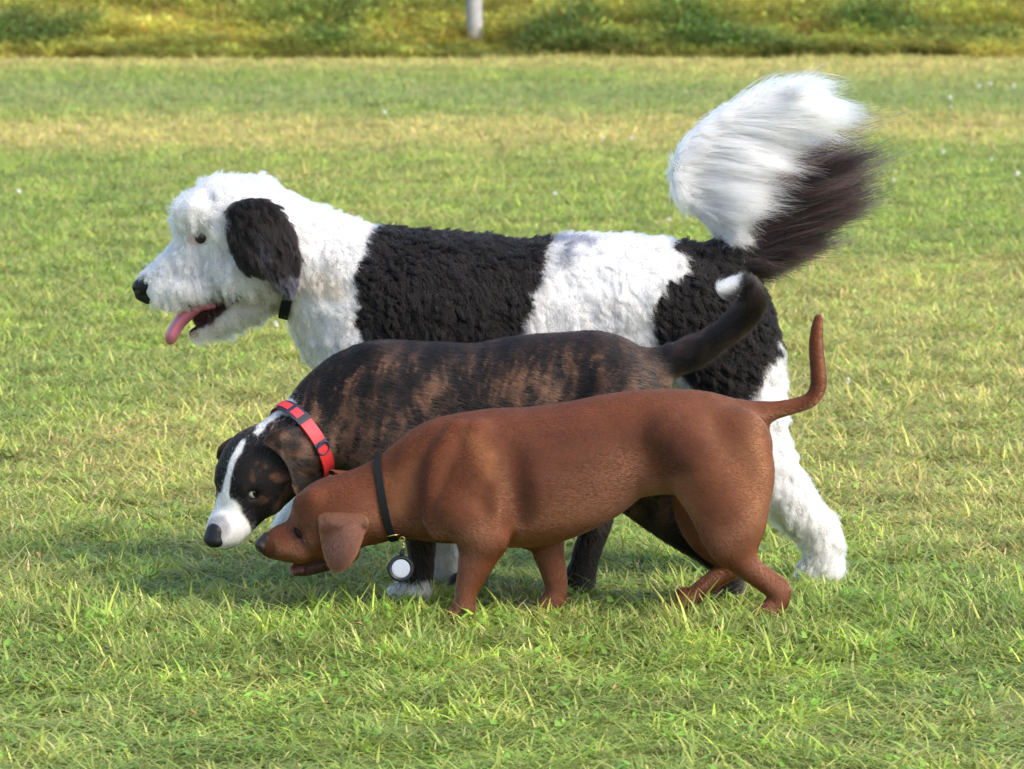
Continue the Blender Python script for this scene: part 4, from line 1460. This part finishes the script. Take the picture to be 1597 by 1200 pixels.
BLK1 = [(594, 335), (576, 358), (570, 387), (560, 418), (556, 455), (553, 496), (571, 512), (582, 530), (600, 720), (760, 720), (800, 560), (804, 523), (813, 495), (826, 461), (841, 426), (846, 395), (856, 368), (866, 335)]
BLK2 = [(1032, 340), (1038, 366), (1050, 388), (1075, 416), (1040, 426), (1025, 450), (1008, 478), (1013, 513), (1031, 535), (1060, 570), (1100, 620), (1150, 625), (1172, 600), (1188, 572), (1207, 538), (1211, 506), (1260, 470), (1260, 340)]
MOUTH = [(280, 478), (300, 468), (343, 458), (380, 450), (372, 462), (354, 482), (326, 505), (284, 526), (276, 514)]
W_WHITE = np.array([0.54, 0.53, 0.525]); W_BLACK = np.array([0.0055, 0.0045, 0.0045]); W_CREAM = np.array([0.46, 0.39, 0.30])


def white_col(p, soft=2.0):
    u, v = uvp(p, YW)
    wob = vecnoise(p * 35, 3) * 12
    uu, vv = u + wob[:, 0], v + wob[:, 1]
    c = np.tile(W_WHITE, (len(p), 1)) * (0.66 + 0.62 * fbm(p * 60, 3))[:, None]
    cr = sstep(0.42, 0.62, fbm(p * 18, 3))
    c = mix(c, W_CREAM, 0.75 * cr * sstep(40, -10, poly_sd(u, v, [(380, 470), (470, 400), (540, 440), (545, 500), (450, 490), (330, 530), (280, 520), (330, 480)])))  # cream under jaw and throat: underside shade painted into the fur
    c = mix(c, W_CREAM, 0.4 * cr * sstep(780, 860, v))
    c = mix(c, np.array([0.12, 0.125, 0.16]), 0.9 * sstep(0.44, 0.6, fbm(p * 22 + 4, 2)) * sstep(14, -8, poly_sd(uu, vv, [(848, 350), (925, 352), (915, 385), (880, 408), (845, 402)])))
    c = mix(c, np.array([0.25, 0.26, 0.30]), 0.5 * sstep(0.55, 0.66, fbm(p * 20 + 8, 2)) * sstep(12, -8, poly_sd(uu, vv, [(950, 358), (1050, 364), (1050, 400), (960, 400)])))
    b = np.maximum(sstep(soft, -soft, poly_sd(uu, vv, BLK1)), sstep(soft, -soft, poly_sd(uu, vv, BLK2)))
    tailw = poly_sd(u, v, [(1150, 385), (1128, 372), (1000, 330), (1000, 100), (1400, 100), (1400, 200), (1215, 200), (1150, 330)])
    b = b * (1 - sstep(3, -3, tailw))
    c = mix(c, W_BLACK, b)
    m = sstep(2.5, -2.5, poly_sd(u, v, MOUTH))
    c = mix(c, np.array([0.030, 0.012, 0.013]), m)
    e = np.hypot((u - 314) / 14, (v - 371) / 10)
    c = mix(c, np.array([0.30, 0.20, 0.18]), 0.75 * sstep(1.15, 0.85, e))
    e = np.hypot((u - 301) / 9, (v - 373) / 9)
    c = mix(c, np.array([0.55, 0.36, 0.33]), 0.5 * sstep(1.2, 0.5, e))
    return c


def white_len(p):
    u, v = uvp(p, YW)
    L = np.full(len(p), 0.0225)
    L = np.where(u < 420, np.interp(u, [215, 245, 300, 380, 420], [0.012, 0.026, 0.030, 0.032, 0.030]), L)
    L = np.where(poly_sd(u, v, MOUTH) < 0, 0.0015, L)
    L = np.minimum(L, np.interp(np.hypot(u - 313, v - 366), [15, 45], [0.004, 0.034]))
    L = np.where((u > 1060) & (v < 390), 0.03, L)
    return L


def white_flow(p):
    u, v = uvp(p, YW)
    b = np.tile([[0.75, 0, -0.65]], (len(p), 1))
    h = sstep(440, 380, u)[:, None]
    hd = np.stack([0.55 + 0 * u, 0 * u, -0.8 + 0 * u], 1)
    top = (sstep(360, 320, v) * sstep(250, 300, u))[:, None]
    hd = hd * (1 - top) + np.array([[0.6, 0, 0.6]]) * top
    b = b * (1 - h) + hd * h
    lg = sstep(640, 740, v)[:, None]
    b = b * (1 - lg) + np.array([[0.1, 0, -1.0]]) * lg
    return nrm(b)


mesh_obj('body', vw, qw, M_FLEECE, white_d, white_col(vw))
grow('coat', white_d, vw, qw, lambda p: white_col(p, 1.0), 230000, white_len, white_flow, M_WOOL, lay=0.42, r0=0.00042, npts=7, curl=0.0028, turns=1.8, wild=0.55, wscale=45, jitter=0.16, droop=0.15, clump=0.62, cell=0.0135,
     dens=lambda p: np.where((uvp(p, YW)[0] > 1050) & (uvp(p, YW)[1] < 372), 0.0, 1.0) * np.where(p[:, 1] > YW + 0.02, 0.55, 1.0) * np.where(np.hypot((uvp(p, YW)[0] - 314) / 17, (uvp(p, YW)[1] - 371) / 11) < 1, 0.0, 1.0) * np.where(np.hypot(uvp(p, YW)[0] - 219, uvp(p, YW)[1] - 451) < 21, 0.0, 1.0) * np.where(np.hypot((uvp(p, YW)[0] - 447) / 22, (uvp(p, YW)[1] - 475) / 18) < 1, 0.03, 1.0))

# ear
wear_uv = [(362, 318), (380, 304), (415, 306), (440, 320), (456, 346), (466, 380), (468, 410), (462, 440), (450, 452), (436, 440), (424, 422), (400, 416), (380, 410), (366, 382), (360, 348)]
ex, ez = P(410, 360, YW)[0], P(410, 360, YW)[2]


skin_w = fw.skin_y()


def wear_y(x, z):
    base = YW - 0.098 - 0.008 * np.cos((x - ex) * 30) + 0.05 * (z - ez) * (z > ez) + 3.0 * (x - ex) ** 2 - 0.10 * (z - ez) * (z < ez) * 0.2
    return np.minimum(base, skin_w(x, z) - 0.010)


def wear_col(p):
    u, v = uvp(p, YW)
    n = fbm(p * 50, 3)
    c = np.tile(np.array([0.007, 0.0055, 0.0055]), (len(p), 1))
    g = sstep(-4, 14, -poly_sd(u, v, [(395, 350), (412, 345), (428, 380), (424, 404), (402, 398)])) * 0.4
    c = mix(c, np.array([0.05, 0.05, 0.07]), g)
    c = mix(c, np.array([0.055, 0.055, 0.075]), 0.8 * sstep(408, 432, v + 14 * (n - .5)))
    return c


ve, qe, _, _ = ear_obj(white_d, wear_uv, YW, wear_y, 0.009, wear_col, h=0.003)
grow('ear_hair', white_d, ve, qe, wear_col, 26000, lambda p: np.full(len(p), 0.024), lambda p: np.tile([[0.35, 0, -1.0]], (len(p), 1)), M_WOOL, lay=0.72, r0=0.0004, npts=6, curl=0.0016, turns=1.0, wild=0.35, wscale=60, jitter=0.14, clump=0.5, cell=0.012)
# far ear
fe4 = [(u, v) for u, v in wear_uv]


def wear_y2(x, z):
    return 2 * YW - wear_y(x, z)


v2, q2, _, _ = ear_obj(white_d, fe4, YW, wear_y2, 0.009, wear_col, h=0.004)
grow('ear_hair', white_d, v2, q2, wear_col, 8000, lambda p: np.full(len(p), 0.02), lambda p: np.tile([[0.2, 0, -1.0]], (len(p), 1)), M_WOOL, lay=0.72, r0=0.0005, npts=5, curl=0.0016, turns=1.0, wild=0.3, jitter=0.14)
# eyes
hp, hn = fw.hit(314, 371)
for sg in (-1, 1):
    c = hp.copy() - hn * 0.0075
    if sg > 0:
        c[1] = 2 * YW - c[1]
    make_eye(white_d, c, 0.0150, np.array([-0.5, sg * 0.8, 0.1]), False)
# nose
fn = Field(P(198, 485, YW - .04), P(245, 420, YW + .045), 0.0018)
fn.chain(rows([(219, 448, 0, 13, 1.35), (228, 444, 0, 17, 1.35)], YW), k=0.005)
fn.chain(rows([(220, 460, 0, 10, 1.1), (231, 465, 0, 10, 1)], YW), k=0.004)
for sg in (-1, 1):
    fn.chain(rows([(218, 449, sg * .011, 8, 1)], YW), k=0.004, sub=1)
    fn.chain(rows([(209, 452, sg * .010, 3.5, 1.2), (216, 455, sg * .020, 3, 1)], YW), k=0.002, op='s')
v2, q2 = fn.mesh(2)
mesh_obj('nose', v2, q2, M_NOSE, white_d)
# tongue
ft = Field(P(245, 550, YW - .04), P(340, 450, YW + .045), 0.002)
ft.chain(rows([(335, 474, 0, 9, 3.0), (312, 476, 0, 11, 2.8), (294, 488, 0, 12, 2.3), (279, 504, 0, 11, 2.2), (269, 521, 0, 11, 2.1), (266, 529, 0, 9, 2.0)], YW), k=0.004)
ft.chain(rows([(315, 466, -.002, 2.5, 1.0), (290, 480, -.002, 2.5, 1), (268, 505, -.002, 2.5, 1)], YW), k=0.003, op='s')
v2, q2 = ft.mesh(2)
mesh_obj('tongue', v2, q2, M_TONGUE, white_d)
# lower teeth
M_TOOTH = plain('tooth', (0.7, 0.66, 0.58), 0.3)
for (u, v) in ((290, 501), (299, 496)):
    for sg in (-1, 1):
        c = P(u, v, YW + sg * .014)
        V_, F_ = tube([c, c + np.array([-.001, 0, .005]), c + np.array([-.002, 0, .010])], [.003, .0022, .0005], 8)
        mesh_obj('tooth', V_, F_, M_TOOTH, white_d)

# ---- plume of the tail
core = catmull(np.array([[*P(u, v, YW)[:3], r, s] for u, v, _, r, s in TC]), 12)[:, :3]
cl = np.concatenate([[0], np.cumsum(np.linalg.norm(np.diff(core, axis=0), axis=1))]); cl /= cl[-1]


def core_at(t):
    return np.stack([np.interp(t, cl, core[:, j]) for j in range(3)], -1)


def plume(name, nlock, per, t_rng, tips, colr, ymid, yspread, seed, lenr=(0.75, 1.08), arch=0.05):
    r = np.random.default_rng(seed)
    tips = np.asarray(tips, dtype=float)
    P_, C_ = [], []
    K = 12
    s = np.linspace(0, 1, K)
    for i in range(nlock):
        q = r.random()
        t = t_rng[0] + (t_rng[1] - t_rng[0]) * q
        root = core_at(np.array([t]))[0]
        tu = np.interp(q, np.linspace(0, 1, len(tips)), tips[:, 0]) + r.normal(0, 9)
        tv_ = np.interp(q, np.linspace(0, 1, len(tips)), tips[:, 1]) + r.normal(0, 9)
        yy = YW + ymid + yspread * r.normal()
        tip = P(tu, tv_, yy)
        tip = root + (tip - root) * r.uniform(*lenr)
        ln = np.linalg.norm(tip - root)
        out = nrm(root - core_at(np.array([max(0, t - .08)]))[0])
        side = nrm(np.array([0, yy - YW, 0]) + 1e-6 + r.normal(0, .1, 3))
        c1 = root + nrm(tip - root) * ln * 0.3 + (out * 0.6 + side * 0.35) * ln * arch * 3
        c2 = root + (tip - root) * 0.72 + np.array([0, 0, 1.0]) * ln * arch * r.normal(0.4, 0.8) + side * ln * 0.05
        shade = r.uniform(0.85, 1.05)
        for j in range(per):
            j0 = r.normal(0, 0.008, 3); j1 = r.normal(0, 0.006, 3); j2 = r.normal(0, 0.009, 3)
            e = r.uniform(0.66, 1.08)
            a, b, c, d = root + j0, c1 + j0 * .8 + j1, c2 + j1 * 1.4, root + (tip - root) * e + j2 * .8
            pts = ((1 - s) ** 3)[:, None] * a + (3 * s * (1 - s) ** 2)[:, None] * b + (3 * s * s * (1 - s))[:, None] * c + (s ** 3)[:, None] * d
            w = r.uniform(0, 6.28)
            pts[:, 2] += 0.003 * np.sin(s * 7 + w) * s
            P_.append(pts); C_.append(np.array(colr) * shade * r.uniform(0.88, 1.08))
    s2 = 0.00042 * (1 - 0.85 * s ** 1.6)
    return curves_obj(name, np.array(P_), s2, np.clip(np.array(C_), .004, .92), M_WOOL, white_d)


plume('tail_plume', 230, 70, (0.34, 1.0), [(1172, 350), (1198, 318), (1232, 288), (1255, 255), (1290, 222), (1332, 195), (1348, 178), (1305, 160), (1272, 132)], (0.80, 0.79, 0.80), -0.025, 0.030, 1, lenr=(0.6, 1.08))
plume('tail_plume', 44, 90, (0.16, 0.42), [(1156, 390), (1168, 372), (1176, 345), (1188, 318)], (0.76, 0.75, 0.74), -0.045, 0.014, 3, arch=0.10)
plume('tail_plume', 150, 100, (0.02, 0.30), [(1215, 432), (1260, 405), (1300, 380), (1340, 345), (1366, 310), (1380, 275), (1386, 235), (1382, 205)], (0.012, 0.008, 0.008), 0.015, 0.028, 2, lenr=(0.55, 1.02))
plume('tail_plume', 16, 36, (0.30, 0.62), [(1205, 352), (1222, 322), (1238, 300), (1252, 282), (1268, 262)], (0.78, 0.77, 0.78), -0.075, 0.012, 9, lenr=(0.9, 1.1), arch=0.06)
plume('tail_plume', 16, 40, (0.72, 1.0), [(1205, 136), (1228, 124), (1245, 132), (1292, 112), (1315, 122), (1338, 146)], (0.80, 0.79, 0.80), -0.01, 0.02, 8, lenr=(0.9, 1.08), arch=0.08)
grow('tail_fluff', white_d, vw, qw, lambda p: np.tile([[0.70, 0.69, 0.70]], (len(p), 1)), 11000, lambda p: np.full(len(p), 0.045), lambda p: np.tile([[1.0, -0.1, -0.05]], (len(p), 1)), M_WOOL, lay=0.78, r0=0.00042, npts=6, wild=0.30, wscale=30, jitter=0.10, clump=0.5, cell=0.014,
     dens=lambda p: np.where((uvp(p, YW)[0] > 1040) & (uvp(p, YW)[0] < 1240) & (uvp(p, YW)[1] < 374), 1.0, 0.0))
plume('tail_plume', 60, 22, (0.05, 0.32), [(1235, 425), (1290, 392), (1335, 360), (1375, 315), (1390, 270), (1395, 230), (1380, 200), (1360, 190)], (0.060, 0.036, 0.034), 0.0, 0.03, 4, lenr=(0.85, 1.08))

# ---- collar, buried in the fleece but for the throat
cw = P(465, 400, YW)
wband = Band(fw, cw, nrm([-0.97, 0, 0.24]), 0.17)
col3 = empty('collar', tuple(cw)); tag(col3, 'black collar half buried in the neck fur of the big white dog', 'collar')
V_, F_ = wband.piece(0, 2 * math.pi, -0.0095, 0.0095, lambda t: -0.008 + 0.011 * max(0.0, min(1.0, (-math.cos(t) - 0.55) * 4)), 0.004, 100, True)
mesh_obj('strap', V_, F_, M_BLACKWEB, col3, smooth=False)
